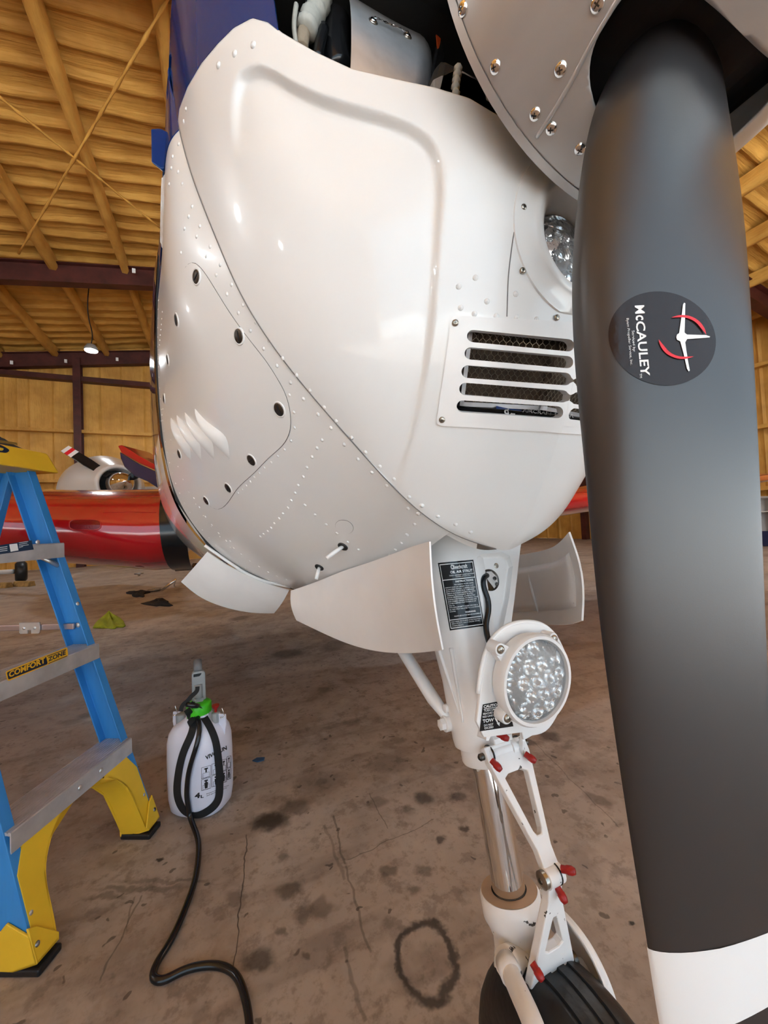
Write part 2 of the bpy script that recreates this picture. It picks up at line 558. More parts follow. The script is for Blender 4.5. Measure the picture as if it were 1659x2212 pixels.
    for (px, py, rx, ry, k) in ((585, 1775, 48, 22, .95), (640, 1742, 34, 20, .55), (612, 2012, 16, 14, .6), (560, 2075, 44, 34, .75), (612, 1852, 18, 14, .55),
                                (626, 1922, 36, 20, .65), (655, 1968, 26, 24, .4), (840, 1882, 22, 16, .6), (895, 1925, 22, 15, .55), (915, 1722, 26, 16, .7),
                                (815, 1735, 26, 14, .45), (660, 2060, 11, 12, .6), (955, 1815, 14, 12, .8), (880, 1750, 18, 12, .5), (505, 1940, 26, 20, .45),
                                (620, 1412, 40, 12, .7), (545, 1548, 24, 12, .45), (520, 1335, 20, 6, .6), (720, 1395, 30, 14, .5), (1185, 1590, 26, 14, .75),
                                (1145, 1605, 14, 9, .6), (905, 1455, 14, 9, .6), (930, 1510, 14, 8, .5), (1290, 1500, 18, 8, .7), (347, 1857, 8, 6, 1.0),
                                (300, 1920, 110, 7, .5), (360, 1905, 130, 5, .4), (230, 1935, 50, 6, .45), (915, 1880, 20, 13, .5), (990, 1720, 18, 10, .6),
                                (1000, 1790, 10, 8, .8), (1365, 1996, 9, 6, 1.0), (860, 1600, 20, 9, .45), (760, 1560, 24, 10, .4), (700, 1490, 20, 8, .5),
                                (190, 1545, 22, 8, .5), (155, 1560, 30, 6, .4), (440, 2190, 20, 30, .3), (690, 1690, 60, 30, .35), (840, 1650, 50, 26, .35)) if full else ():
        f, _ = blob(px, py, rx, ry, k)
        base = mix(f, base, (0.036, 0.026, 0.019))
    # the dark ring left by a can
    if full:
     _, ln = blob(922, 2068, 60, 92, 1.0)
     ring = math_('MULTIPLY', mapr(math_('ABSOLUTE', math_('SUBTRACT', ln, 1.0)), 0.22, 0.04), 0.85)
     base = mix(ring, base, (0.020, 0.015, 0.012))
    # cracks and saw cuts
    n3 = noise(17, 2, 0.5)
    vc = N.new('ShaderNodeVectorMath'); vc.operation = 'MULTIPLY_ADD'
    L.new(n3.outputs['Color'], vc.inputs[0]); vc.inputs[1].default_value = (0.024, 0.024, 0); L.new(tc.outputs['Object'], vc.inputs[2])
    def crack(p, q, w, k):
        a, c = at_z(*p, 0), at_z(*q, 0)
        mp = N.new('ShaderNodeMapping'); mp.vector_type = 'TEXTURE'
        mid = (a + c) / 2; d = c - a
        mp.inputs['Location'].default_value = (mid.x + 0.012, mid.y + 0.012, 0)
        mp.inputs['Rotation'].default_value = (0, 0, math.atan2(d.y, d.x))
        mp.inputs['Scale'].default_value = (d.length / 2, w, 10)
        L.new(vc.outputs[0], mp.inputs['Vector'])
        sx = N.new('ShaderNodeSeparateXYZ'); L.new(mp.outputs[0], sx.inputs[0])
        f = math_('MULTIPLY', mapr(math_('ABSOLUTE', sx.outputs[1]), 1.0, 0.3), mapr(math_('ABSOLUTE', sx.outputs[0]), 1.0, 0.95))
        return math_('MULTIPLY', f, k)
    for p, q, w, k in (((535, 1800), (505, 2110), .0022, .8), ((720, 1760), (745, 1870), .004, .5), ((745, 1870), (800, 2060), .004, .45), ((700, 1780), (745, 1900), .006, .35),
                       ((745, 1860), (940, 1770), .0022, .5), ((1150, 1600), (1340, 1790), .003, .4), ((740, 2040), (790, 2212), .006, .4), ((800, 1712), (835, 1790), .002, .5),
                       ((310, 1930), (215, 2120), .003, .5), ((292, 1935), (275, 2010), .003, .4)) if full else ():
        base = mix(crack(p, q, w, k), base, (0.03, 0.022, 0.017))
    L.new(base, b.inputs['Base Color'])
    rg = mapr(noise(3, 2).outputs['Fac'], 0.3, 0.7, 0.42, 0.62)
    L.new(rg, b.inputs['Roughness'])
    b.inputs['Specular IOR Level'].default_value = 0.35
    bp = N.new('ShaderNodeBump'); bp.inputs['Strength'].default_value = 0.25; bp.inputs['Distance'].default_value = 0.004
    L.new(noise(45, 2).outputs['Fac'], bp.inputs['Height'])
    L.new(bp.outputs['Normal'], b.inputs['Normal'])
    return m
M['floor'] = floor_material()
M['apron'] = mat('sunlit apron concrete', (0.50, 0.47, 0.43), 0.8, var=0.12, vscale=0.6)
M['floor_plain'] = floor_material(False)
_xs, _ys = [XL, -1.6, 1.5, XR], [YD, 0.15, 4.6, YW]
_V = [(x, y, 0.0) for x in _xs for y in _ys]
_F = [(i * 4 + j, (i + 1) * 4 + j, (i + 1) * 4 + j + 1, i * 4 + j + 1) for i in range(3) for j in range(3)]
fl = obj('floor', join((_V, _F), ([(XL, YD, -.1), (XR, YD, -.1), (XR, YW, -.1), (XL, YW, -.1)], [(0, 3, 2, 1)])), [M['floor_plain'], M['floor']], fixn=False)
fl.data.polygons[4].material_index = 1
tag(fl, 'brown oil-stained concrete hangar floor with dark spots and cracks', None, kind='structure')
ap = obj('floor_apron', box((0, YD - 20.01, -0.06), (90, 40, 0.1)), M['apron'])
tag(ap, 'pale concrete apron outside the open hangar door', None, kind='structure')

def roof_half(x0, x1, name, label):
    xs = np.linspace(x0 - (.3 if x0 < -5 else 0), x1 + (.3 if x1 > 5 else 0), 90)
    ys = np.arange(YD, YW + 0.3, 0.045)
    V = []
    rnd = np.random.RandomState(3)
    ph = rnd.rand(len(xs)) * 0.02
    for i, x in enumerate(xs):
        for j, y in enumerate(ys):
            t = (y / 0.42) % 1.0
            wob = 0.020 * math.sin(x * 1.3 + y * 0.7) + 0.012 * math.sin(x * 3.3 + y * 1.9)
            t = ((y + wob) / 0.42) % 1.0
            rib = 0.06 * (1 - min(1, max(0, (abs(t - 0.5) - 0.09) / 0.10)))
            V.append((x, y, zr(x) + 0.44 - rib + 0.012 * math.sin(x * 3.1 + 2.3 * math.sin(y * 2.2)) + ph[i]))
    o = obj(name, (V, grid_faces(len(xs), len(ys))), M['foam_roof'], smooth=True)
    return tag(o, label, kind='structure')
ceil_l = roof_half(XL, RX, 'ceiling', 'tan sprayed foam ceiling slope over the ladder side')
ceil_r = roof_half(RX, XR, 'ceiling_slope', 'tan sprayed foam ceiling slope beyond the propeller blade')
def purlin(x, parent):
    V, F = [], []
    ys = np.arange(YD, YW + .01, 0.35)
    prof = ((-.075, .36), (-.085, .18), (-.06, .10), (.05, .095), (.08, .17), (.075, .36))
    for k, y in enumerate(ys):
        for (a, b) in prof:
            V.append((x + a * (1 + .12 * math.sin(y * 1.7 + x)), y, zr(x) + b + .012 * math.sin(2.6 * y + 3 * x)))
    n = len(prof)
    for k in range(len(ys) - 1):
        for j in range(n - 1):
            F.append((k * n + j, k * n + j + 1, (k + 1) * n + j + 1, (k + 1) * n + j))
    obj('purlin', (V, F), M['foam_beam'], parent, smooth=True)
for k in range(-8, 9):
    x = -1.82 + 1.365 * k
    if XL < x < RX - .2: purlin(x, ceil_l)
for k in range(0, 9):
    x = 3.02 - 1.365 + 1.365 * k
    if RX + .2 < x < XR: purlin(x, ceil_r)
def rafter(y, parent, x0, x1, h=0.21):
    parts = []
    a, b = Vector((x0, y, zr(x0))), Vector((x1, y, zr(x1)))
    def bar(dz0, dz1, w):
        q0 = [a + Vector((0, -w, dz0)), a + Vector((0, w, dz0)), a + Vector((0, w, dz1)), a + Vector((0, -w, dz1))]
        q1 = [p + (b - a) for p in q0]
        return hexa(q0, q1)
    parts = [bar(-h, h, .012), bar(-h - .02, -h, .11), bar(h, h + .02, .11)]
    return obj('rafter', join(*parts), M['redsteel'], parent)
for y in (4.55, 10.6, YW - .2):
    rafter(y, ceil_l, XL, RX)
    rafter(y, ceil_r, RX, XR)
def brace(p, q, y0, parent):
    pts = []
    for t in np.linspace(0, 1, 30):
        px, py = p[0] + (q[0] - p[0]) * t, p[1] + (q[1] - p[1]) * t
        P0 = Vector((RX, 0, 7.40 + .02)); n = Vector((-0.153, 0, 1)).normalized()
        pts.append(at_plane(px, py, P0, n))
    obj('brace_rod', tube(pts, [0.016 + .012 * max(0, math.sin(i * 2.4)) for i in range(30)], 6), M['foam_beam'], parent, smooth=True)
brace((-40, 178), (345, 492), 0, ceil_l)
brace((385, -40), (40, 548), 0, ceil_l)
for px, py, yy in ((289, 585, 10.45), (25, 783, YW - .4), (142, 780, YW - .4), (253, 776, YW - .4)):
    c = at_y(px, py, yy)
    obj('purlin_clip', box(c, (.07, .02, .11)), M['decal_white'], ceil_l)
# walls
def wall_grid(name, label, fn, n, height, mtl):
    us = np.arange(0, n + 1e-6, 0.06)
    V = []
    zs = np.linspace(0, 1, 10)
    for u in us:
        t = (u / 0.62) % 1.0
        rib = 0.035 * (1 if 0.42 < t < 0.58 else 0) + 0.03 * (1 if (u / 0.62) % 3 < .06 else 0)
        for z in zs:
            V.append(fn(u, z * height(u), rib + .012 * math.sin(u * 2.3 + z * 5)))
    o = obj(name, (V, grid_faces(len(us), len(zs))), mtl, smooth=True, autos=30)
    return tag(o, label, kind='structure')
wb = wall_grid('wall_back', 'tan sprayed foam back wall with vertical ribs', lambda u, z, d: (XL + u, YW - d, z), XR - XL, lambda u: zr(XL + u) + .75, M['foam_wall'])
wlft = wall_grid('wall_left', 'tan sprayed foam side wall beyond the ladder', lambda u, z, d: (XL + d, YD + u, z), YW - YD, lambda u: zr(XL) + .75, M['foam_wall'])
wrgt = wall_grid('wall_right', 'tan sprayed foam side wall beyond the propeller', lambda u, z, d: (XR - d, YD + u, z), YW - YD, lambda u: zr(XR) + .75, M['foam_wall'])
# unseen front wall, added for reflected edges; its wide doorway lets daylight in
wfr = obj('wall_front', join(box(((XL - 8.6) / 2, YD, 3.4), (abs(XL + 8.6), .12, 6.8)), box(((XR + 9.2) / 2, YD, 3.4), (XR - 9.2, .12, 6.8)), hexa([(-8.6, YD - .06, 5.6), (9.2, YD - .06, 5.6), (9.2, YD + .06, 5.6), (-8.6, YD + .06, 5.6)], [(-8.6, YD - .06, 8.2), (9.2, YD - .06, 8.2), (9.2, YD + .06, 8.2), (-8.6, YD + .06, 8.2)])), M['foam_wall'])
tag(wfr, 'added unseen foam covered front wall around the open hangar doorway', kind='structure')
# girts and columns
for z in (2.75, 4.35):
    obj('girt', box(((XL + XR) / 2, YW - .13, z), (XR - XL, .2, .10)), M['foam_beam'], wb)
obj('girt', box(((XL + XR) / 2, YW - .16, 6.05), (XR - XL, .24, .16)), M['redsteel'], wb)
for x in (-10.0, -3.97, 2.1, 8.2):
    h = zr(x)
    obj('column', join(box((x, YW - .24, h / 2), (.03, .24, h)), box((x, YW - .36, h / 2), (.2, .03, h)), box((x, YW - .12, h / 2), (.2, .03, h))), M['redsteel'], wb)
for y in (4.55, 10.6):
    for X, par, sg in ((XL, wlft, 1), (XR, wrgt, -1)):
        h = zr(X)
        obj('column', join(box((X + sg * .2, y, h / 2), (.3, .03, h)), box((X + sg * .35, y, h / 2), (.03, .2, h))), M['redsteel'], par)
for z in (1.4, 3.0, 4.6):
    obj('girt', box((XR - .13, (YD + YW) / 2, z), (.2, YW - YD, .10)), M['foam_beam'], wrgt)
    obj('girt', box((XL + .13, (YD + YW) / 2, z), (.2, YW - YD, .10)), M['foam_beam'], wlft)
# hanging high-bay lamps: one in view, the rest unseen and added as fill light
M['lampglow'] = mat('lamp glow', (1, 1, 1), 0.5, emit=((1.0, 0.96, 0.90), 45))
def high_bay(lp, label):
    lamp = empty('hanging_lamp', (lp.x, lp.y, lp.z), label, 'lamp', 'high-bay lamps hanging from the ceiling')
    obj('housing', lathe([(0.02, .16), (0.09, .14), (0.14, .05), (0.15, 0.0), (0.13, 0.0)], lp, (0, 0, 1), 24), M['grey_plastic'], lamp, smooth=True)
    obj('diffuser', lathe([(0.135, 0.004), (0.13, -.02), (0.002, -.03)], lp, (0, 0, 1), 24), M['lampglow'], lamp, smooth=True)
    cp = [lp + Vector((0, 0, .15)), lp + Vector((.03, 0, .4)), lp + Vector((-.02, 0, .7)), Vector((lp.x, lp.y, zr(lp.x) + .4))]
    obj('cord', tube(curve_pts(cp, 16), 0.012, 6), M['black'], lamp)
    ld_ = bpy.data.lights.new('lamp_light', 'AREA')
    ld_.shape = 'DISK'; ld_.size = .26; ld_.energy = LAMP_W; ld_.color = (0.88, 0.95, 1.0)
    lo = bpy.data.objects.new('lamp_light', ld_)
    COL.objects.link(lo)
    lo.location = lp + Vector((0, 0, -.05))
    lo.parent = lamp
    lo.matrix_parent_inverse = Matrix.Translation(-lp)
LAMP_W = 85
high_bay(at_d(197, 757, 9.6), 'bright round lamp hanging on a cord below the foam ceiling')
for x, y in ((-7.5, 3.5), (5.5, 4.0), (-9.0, 8.5), (9.8, 2.0), (5.2, 9.4), (-10.5, 0.5)):
    high_bay(Vector((x, y, zr(x) - 0.75)), 'added fill lamp outside the view')
# ================================================================== airplane: cowl
XC = 0.381                                            # airplane centre line (world x); +x is its left side
plane = empty('airplane', (XC, 1.2, 0), 'white nosed airplane with riveted cowl, dark grey propeller blade and red wings', 'airplane')
def W3(xo, y, z): return Vector((XC - xo, y, z))      # xo = distance out to the near (right-hand) side

NR = [  # nose rows: z, [(xo, y) centre -> seam]
    (1.64, [(0, .283), (.125, .308), (.23, .353), (.312, .405), (.372, .470), (.410, .555), (.428, .664)]),
    (1.50, [(0, .285), (.12, .309), (.22, .352), (.298, .404), (.355, .467), (.395, .545), (.415, .620)]),
    (1.40, [(0, .285), (.118, .300), (.210, .345), (.286, .403), (.340, .463), (.376, .532), (.397, .589)]),
    (1.30, [(0, .287), (.110, .299), (.192, .341), (.262, .398), (.314, .453), (.349, .512), (.370, .559)]),
    (1.20, [(0, .291), (.100, .303), (.174, .341), (.234, .393), (.281, .441), (.315, .490), (.337, .529)]),
    (1.10, [(0, .306), (.085, .319), (.149, .350), (.198, .391), (.237, .430), (.265, .467), (.283, .4985)]),
    (1.00, [(0, .340), (.063, .352), (.110, .373), (.148, .400), (.178, .429), (.198, .454), (.209, .472)]),
    (0.93, [(0, .378), (.044, .386), (.080, .401), (.108, .419), (.130, .437), (.143, .449), (.149, .456)]),
    (0.88, [(0, .416), (.023, .420), (.042, .427), (.057, .434), (.068, .440), (.074, .445), (.077, .449)]),
    (0.856, [(0, .4435), (.0012, .4437), (.0024, .4439), (.0036, .4441), (.0048, .4443), (.006, .4445), (.0072, .4447)]),
]
def tensor(net, nu, nv, uu=None, vv=None):
    """net[row][col] -> (nu,nv,3) grid by natural splines; u along columns, v along rows"""
    A = np.array(net, float)
    du = np.linalg.norm(np.diff(A, axis=1), axis=2).mean(axis=0)
    dv = np.linalg.norm(np.diff(A, axis=0), axis=2).mean(axis=1)
    tu = np.concatenate([[0], np.cumsum(du)]); tu /= tu[-1]
    tv = np.concatenate([[0], np.cumsum(dv)]); tv /= tv[-1]
    uu = np.linspace(0, 1, nu) if uu is None else uu
    vv = np.linspace(0, 1, nv) if vv is None else vv
    rows = np.stack([spl(tu, r, uu) for r in A])                  # (nr,nu,3)
    return np.stack([spl(tv, rows[:, i], vv) for i in range(len(uu))]), tu, tv
nose_net = [[(XC - xo, y, z) for (xo, y) in r] for z, r in NR]
NU, NV = 150, 300
noseG, _, _ = tensor(nose_net, NU, NV)
def pproj(A):
    d = A - np.array(CAM)
    Z = d @ np.array(CF)
    return CX + FPX * (d @ np.array(CR)) / Z, CY - FPX * (d @ np.array(CU)) / Z
LIP = [(380, 300), (387, 235), (405, 188), (435, 137), (470, 95), (505, 60), (545, 39), (578, 48), (610, 73), (680, 113), (760, 150), (850, 171), (940, 190), (1015, 213), (1090, 258), (1170, 302), (1250, 346), (1340, 372), (1500, 380)]
_lx = np.array([p[0] for p in LIP], float); _ly = np.array([p[1] for p in LIP], float)
def lip_y(px): return np.interp(px, _lx, _ly)
PXn, PYn = pproj(noseG)
Fn = PYn - lip_y(PXn)
vlip = np.zeros(NU)
for i in range(NU):
    neg = np.where(Fn[i] < 0)[0]
    k = neg[-1] if len(neg) else 0
    if k >= NV - 1: k = NV - 2
    f0, f1 = Fn[i, k], Fn[i, k + 1]
    vlip[i] = (k + (0 - f0) / (f1 - f0)) / (NV - 1) if f0 < 0 else 0
# regrid below the lip (white nose cowl)
def grid_between(v0, v1, nv):
    out = np.zeros((NU, nv, 3))
    base = np.linspace(0, 1, NV)
    for i in range(NU):
        vv = v0[i] + (v1[i] - v0[i]) * np.linspace(0, 1, nv)
        for k in range(3):
            out[i, :, k] = np.interp(vv, base, noseG[i, :, k])
    return out
def normals(G):
    du = np.gradient(G, axis=0); dv = np.gradient(G, axis=1)
    n = np.cross(du, dv)
    n /= np.maximum(1e-12, np.linalg.norm(n, axis=2, keepdims=True))
    d = G - np.array(CAM)
    s = np.sign((n * d).sum(axis=2, keepdims=True))
    return -n * np.where(s == 0, 1, s)
NVW = 260
noseW = grid_between(vlip, np.ones(NU), NVW)
nrmW = normals(noseW)
# the pressed-in side recess: a soft step that follows this line (pixels measured on the photo)
STEP = curve_pts([(498, 330), (497, 260), (500, 200), (520, 150), (560, 138), (620, 165), (700, 203), (800, 232), (885, 262), (935, 300), (955, 350), (957, 450), (950, 560), (940, 700), (918, 850), (890, 970), (858, 1075)], 160)
SP = np.array(STEP)
def recess(px, py):
    P = np.stack([px, py], -1).reshape(-1, 2)
    best = np.full(len(P), 1e9); sgn = np.zeros(len(P)); tt = np.zeros(len(P))
    for k in range(len(SP) - 1):
        a, b = SP[k], SP[k + 1]
        ab = b - a
        L2 = (ab * ab).sum()
        t = np.clip(((P - a) @ ab) / L2, 0, 1)
        q = a + t[:, None] * ab
        dd = np.linalg.norm(P - q, axis=1)
        s = ab[0] * (P[:, 1] - a[1]) - ab[1] * (P[:, 0] - a[0])
        m = dd < best
        best[m] = dd[m]; sgn[m] = np.sign(s[m]); tt[m] = k / (len(SP) - 1)
    inside = sgn > 0
    wdt = np.where(tt < .12, 16, 19)
    f = np.clip(best / wdt, 0, 1)
    f = f * f * (3 - 2 * f)
    decay = np.exp(-np.maximum(0, best - 30) / np.where(tt > .55, 60, 130))
    amp = 0.0105 * np.interp(tt, [0, .03, .12, .2, .5, .62, .8, 1], [0, .35, .8, 1, 1, .62, .45, .22])
    R = np.where(inside, f * decay * amp, 0).reshape(px.shape)
    near = np.exp(-(np.maximum(0, best.reshape(px.shape) - 20) / 12.0) ** 2)
    near = np.where(inside.reshape(px.shape), near, 1.0)
    S = R.copy()
    for _ in range(90):
        Q = np.pad(S, 1, mode='edge')
        S = (Q[:-2, 1:-1] + Q[2:, 1:-1] + Q[1:-1, :-2] + Q[1:-1, 2:] + Q[1:-1, 1:-1]) / 5
        S = near * R + (1 - near) * S
    return S
pxw, pyw = pproj(noseW)
noseW = noseW - nrmW * recess(pxw, pyw)[..., None]
# clean centre line: x = XC exactly
noseW[0, :, 0] = XC
HOLE_C = Vector((XC, 0, at_y(1275, 530, .30).z)); HOLE_R = 0.058
def lip_strip(G, nrm):
    """rolled-in lip along row 0"""
    t = G[:, 0] - G[:, 3]
    t /= np.linalg.norm(t, axis=1, keepdims=True)
    n = nrm[:, 2]
    rings = [G[:, 0] + t * .003 - n * .0022, G[:, 0] + t * .0035 - n * .007, G[:, 0] + t * .001 - n * .022]
    return rings
GRILLE_CUT = [(1003, 704), (1330, 722), (1300, 918), (979, 901)]
def nose_half(mirror):
    V, F = [], []
    nu, nv = NU, NVW
    G = noseW.copy()
    if mirror: G[..., 0] = 2 * XC - G[..., 0]
    rings = lip_strip(noseW, nrmW)
    V = [tuple(p) for p in G.reshape(-1, 3)]
    for i in range(nu - 1):
        for j in range(nv - 1):
            c = (noseW[i, j] + noseW[i + 1, j + 1]) / 2
            if (c[0] - XC) ** 2 + (c[2] - HOLE_C.z) ** 2 < HOLE_R ** 2: continue
            if inpoly((pxw[i, j] + pxw[i + 1, j + 1]) / 2, (pyw[i, j] + pyw[i + 1, j + 1]) / 2, GRILLE_CUT): continue
            F.append((i * nv + j, (i + 1) * nv + j, (i + 1) * nv + j + 1, i * nv + j + 1))
    prev = [i * nv for i in range(nu)]
    for r in rings:
        k = len(V)
        rr = r.copy()
        if mirror: rr[:, 0] = 2 * XC - rr[:, 0]
        V += [tuple(p) for p in rr]
        F += [(prev[i], prev[i + 1], k + i + 1, k + i) for i in range(nu - 1)]
        prev = [k + i for i in range(nu)]
    # turned-in edge along the seam
    n = nrmW[-1]
    e = noseW[-1] - n * 0.003
    k = len(V)
    if mirror: e = e.copy(); e[:, 0] = 2 * XC - e[:, 0]
    V += [tuple(p) for p in e]
    F += [((nu - 1) * nv + j, (nu - 1) * nv + j + 1, k + j + 1, k + j) for j in range(nv - 1)]
    return V, F
noseS = nose_half(False)
nose_vf = join(noseS, nose_half(True))
def weld(o, d=1e-4):
    bm = bmesh.new(); bm.from_mesh(o.data)
    bmesh.ops.remove_doubles(bm, verts=bm.verts, dist=d)
    bmesh.ops.recalc_face_normals(bm, faces=bm.faces)
    bm.to_mesh(o.data); bm.free()
nose_cowl = obj('nose_cowl', nose_vf, M['white'], plane, smooth=True, fixn=False)
weld(nose_cowl)
tag(nose_cowl, 'glossy white moulded nose cowl with a pressed recess')

# ---- lower cowl (sheet metal), from the seam to the firewall
seam = noseG[-1]                                       # full seam curve, z falling
def seam_at(z):
    zz = seam[::-1, 2]
    return [np.interp(z, zz, seam[::-1, k]) for k in range(3)]
SZ = [1.64, 1.50, 1.35, 1.22, 1.12, 1.04, .96, .886]
low_net = []
C08 = [(.445, 1.64), (.456, 1.50), (.459, 1.355), (.442, 1.215), (.408, 1.09), (.352, .975), (.272, .868), (.140, .765)]
C11 = [(.495, 1.64), (.505, 1.50), (.510, 1.33), (.503, 1.14), (.474, .985), (.400, .860), (.300, .778), (.173, .724)]
C065 = [(.428, 1.64), (.436, 1.50), (.430, 1.352), (.402, 1.217), (.358, 1.105), (.296, 1.006), (.215, .910), (.100, .818)]
for k, z in enumerate(SZ):
    s = seam_at(z)
    low_net.append([tuple(s), (XC - C065[k][0], .645 + .06 * (C065[k][1] - 1.2), C065[k][1]), (XC - C08[k][0], .80, C08[k][1]), (XC - C11[k][0], 1.12, C11[k][1])])
LU, LV = 110, 150
lowG, _, ltv = tensor(low_net, LU, LV)
lown = normals(lowG)
lowG_in = lowG - lown * 0.0012
vz = np.array([np.interp(1.50, lowG[i, ::-1, 2], np.linspace(1, 0, LV)) for i in range(LU)])
def low_sub(v0, v1, nv):
    out = np.zeros((LU, nv, 3)); base = np.linspace(0, 1, LV)
    for i in range(LU):
        vv = v0[i] + (v1[i] - v0[i]) * np.linspace(0, 1, nv)
        for k in range(3): out[i, :, k] = np.interp(vv, base, lowG_in[i, :, k])
    return out
lowW = low_sub(vz, np.ones(LU), 150)
def mirror_vf(vf):
    return [Vector((2 * XC - v[0], v[1], v[2])) for v in vf[0]], [tuple(reversed(f)) for f in vf[1]]
def solid_grid(G, t=0.002):
    """sheet with a turned edge all round so that it has thickness"""
    nu, nv = G.shape[:2]
    n = normals(G)
    V = [tuple(p) for p in G.reshape(-1, 3)] + [tuple(p) for p in (G - n * t).reshape(-1, 3)]
    F = grid_faces(nu, nv) + [tuple(reversed(f)) for f in grid_faces(nu, nv, nu * nv)]
    o = nu * nv
    for i in range(nu - 1):
        for j in (0, nv - 1):
            F.append((i * nv + j, (i + 1) * nv + j, o + (i + 1) * nv + j, o + i * nv + j))
    for j in range(nv - 1):
        for i in (0, nu - 1):
            F.append((i * nv + j, i * nv + j + 1, o + i * nv + j + 1, o + i * nv + j))
    return V, F
lowS = solid_grid(lowW)
lower_cowl = obj('lower_cowl', join(lowS, mirror_vf(lowS)), M['white'], plane, smooth=True, autos=40)
tag(lower_cowl, 'white sheet metal lower cowl with rows of rivets')
# ---- upper cowl (blue): nose part above the lip, and the hood behind it
ncol = [i for i in range(NU) if pxw[i, 0] < 604]
i0 = min(ncol)
upN = grid_between(np.zeros(NU), vlip, 60)[i0:]
upN = upN + normals(upN) * 0.0004
hood = []
for G, ii in ((lowG, range(0, LU, 4)),):
    for i in ii:
        col = G[i]
        top = [p for p in col if p[2] >= 1.50]
        a = Vector(top[0]); k = np.interp(1.5, col[::-1, 2], np.arange(LV)[::-1])
        pts = [tuple(Vector((np.interp(1.5, col[::-1, 2], col[::-1, 0]), np.interp(1.5, col[::-1, 2], col[::-1, 1]), 1.5)))]
        pts += [tuple(top[len(top) // 2]), tuple(top[0])]
        y = a.y
        w = XC - a.x
        pts += [(XC - w * .93, y + .01, 1.70), (XC - w * .72, y + .02, 1.755), (XC - w * .4, y + .02, 1.79), (XC, y + .02, 1.80)]
        hood.append(curve_pts(pts, 30))
hood = np.array(hood)
capR = []
for i in range(len(upN)):
    a = Vector(upN[i, 0]); w = XC - a.x
    capR.append(curve_pts([tuple(upN[i, 3]), tuple(a), (XC - w * .94, a.y + .006, 1.698), (XC - w * .74, a.y + .012, 1.752), (XC - w * .40, a.y + .014, 1.787), (XC, a.y + .014, 1.797)], 26))
upS = join(solid_grid(upN), solid_grid(hood), solid_grid(np.array(capR)))
upper_cowl = obj('upper_cowl', join(upS, mirror_vf(upS)), M['blue_paint'], plane, smooth=True, autos=40)
tag(upper_cowl, 'glossy blue upper cowl')
# ---- fuselage behind the firewall
FZ = [1.64, 1.5, 1.33, 1.14, .985, .86, .778, .724]
F16 = [(.545, 1.66), (.570, 1.50), (.578, 1.32), (.574, 1.12), (.548, .97), (.47, .84), (.34, .755), (.18, .715)]
F30 = [(.55, 1.68), (.575, 1.52), (.585, 1.32), (.58, 1.12), (.55, .98), (.48, .86), (.35, .79), (.18, .76)]
fus_net = []
for k in range(8):
    fus_net.append([(XC - C11[k][0] - .005, 1.122, C11[k][1]), (XC - C11[k][0] - .022, 1.20, C11[k][1] * .8 + F16[k][1] * .2), (XC - F16[k][0], 1.6, F16[k][1]), (XC - F30[k][0], 4.2, F30[k][1])])
fusG, _, _ = tensor(fus_net, 50, 60)
def fus_material():
    m = bpy.data.materials.new('blue and red fuselage paint with white pinstripe')
    m.use_nodes = True
    nt = m.node_tree
    b = nt.nodes['Principled BSDF']
    b.inputs['Roughness'].default_value = 0.16
    b.inputs['Coat Weight'].default_value = 0.8
    tc = nt.nodes.new('ShaderNodeTexCoord')
    sx = nt.nodes.new('ShaderNodeSeparateXYZ')
    nt.links.new(tc.outputs['Object'], sx.inputs[0])
    ma = nt.nodes.new('ShaderNodeMath'); ma.operation = 'MULTIPLY_ADD'
    nt.links.new(sx.outputs[1], ma.inputs[0]); ma.inputs[1].default_value = 0.25
    nt.links.new(sx.outputs[2], ma.inputs[2])
    r = nt.nodes.new('ShaderNodeValToRGB')
    r.color_ramp.interpolation = 'CONSTANT'
    mr = nt.nodes.new('ShaderNodeMapRange')
    nt.links.new(ma.outputs[0], mr.inputs[0])
    mr.inputs[1].default_value = 1.0; mr.inputs[2].default_value = 2.6
    nt.links.new(mr.outputs[0], r.inputs[0])
    e = r.color_ramp.elements
    e[0].position = 0; e[0].color = (0.78, 0.77, 0.76, 1)
    e[1].position = 0.27; e[1].color = (0.006, 0.02, 0.10, 1)
    q = e.new(0.66); q.color = (0.78, 0.75, 0.73, 1)
    q = e.new(0.685); q.color = (0.55, 0.03, 0.012, 1)
    nt.links.new(r.outputs[0], b.inputs['Base Color'])
    return m
M['fus'] = fus_material()
fh = []
for i in range(0, 50, 3):
    a = Vector(fusG[i, 0]); w = XC - a.x
    fh.append(curve_pts([tuple(fusG[i, 2]), tuple(a), (XC - w * .93, a.y, 1.72), (XC - w * .7, a.y, 1.80), (XC - w * .35, a.y, 1.85), (XC, a.y, 1.86)], 24))
fusS = join((list(map(tuple, fusG.reshape(-1, 3))), grid_faces(50, 60)), (sum([list(c) for c in fh], []), grid_faces(len(fh), 24)))
fuselage = obj('fuselage', join(fusS, mirror_vf(fusS)), M['fus'], plane, smooth=True)
# bottom skin and firewall close the body
obj('belly_skin', ([W3(.18, 1.12, .722), W3(-.18, 1.12, .722), W3(-.18, 4.2, .76), W3(.18, 4.2, .76)], [(0, 1, 2, 3)]), M['white_sat'], plane)
fw = [W3(a, 1.10, b) for a, b in C11] + [W3(-a, 1.10, b) for a, b in reversed(C11)]
obj('firewall', (fw, [tuple(range(len(fw)))]), M['dark_in'], plane)

cowlBVH = bvh_of(([tuple(p) for p in noseW.reshape(-1, 3)], grid_faces(NU, NVW)), ([tuple(p) for p in lowW.reshape(-1, 3)], grid_faces(*lowW.shape[:2])))
fusBVH = bvh_of(fusS)
def ch(px, py, off=0.0): return hit(cowlBVH, px, py, off)
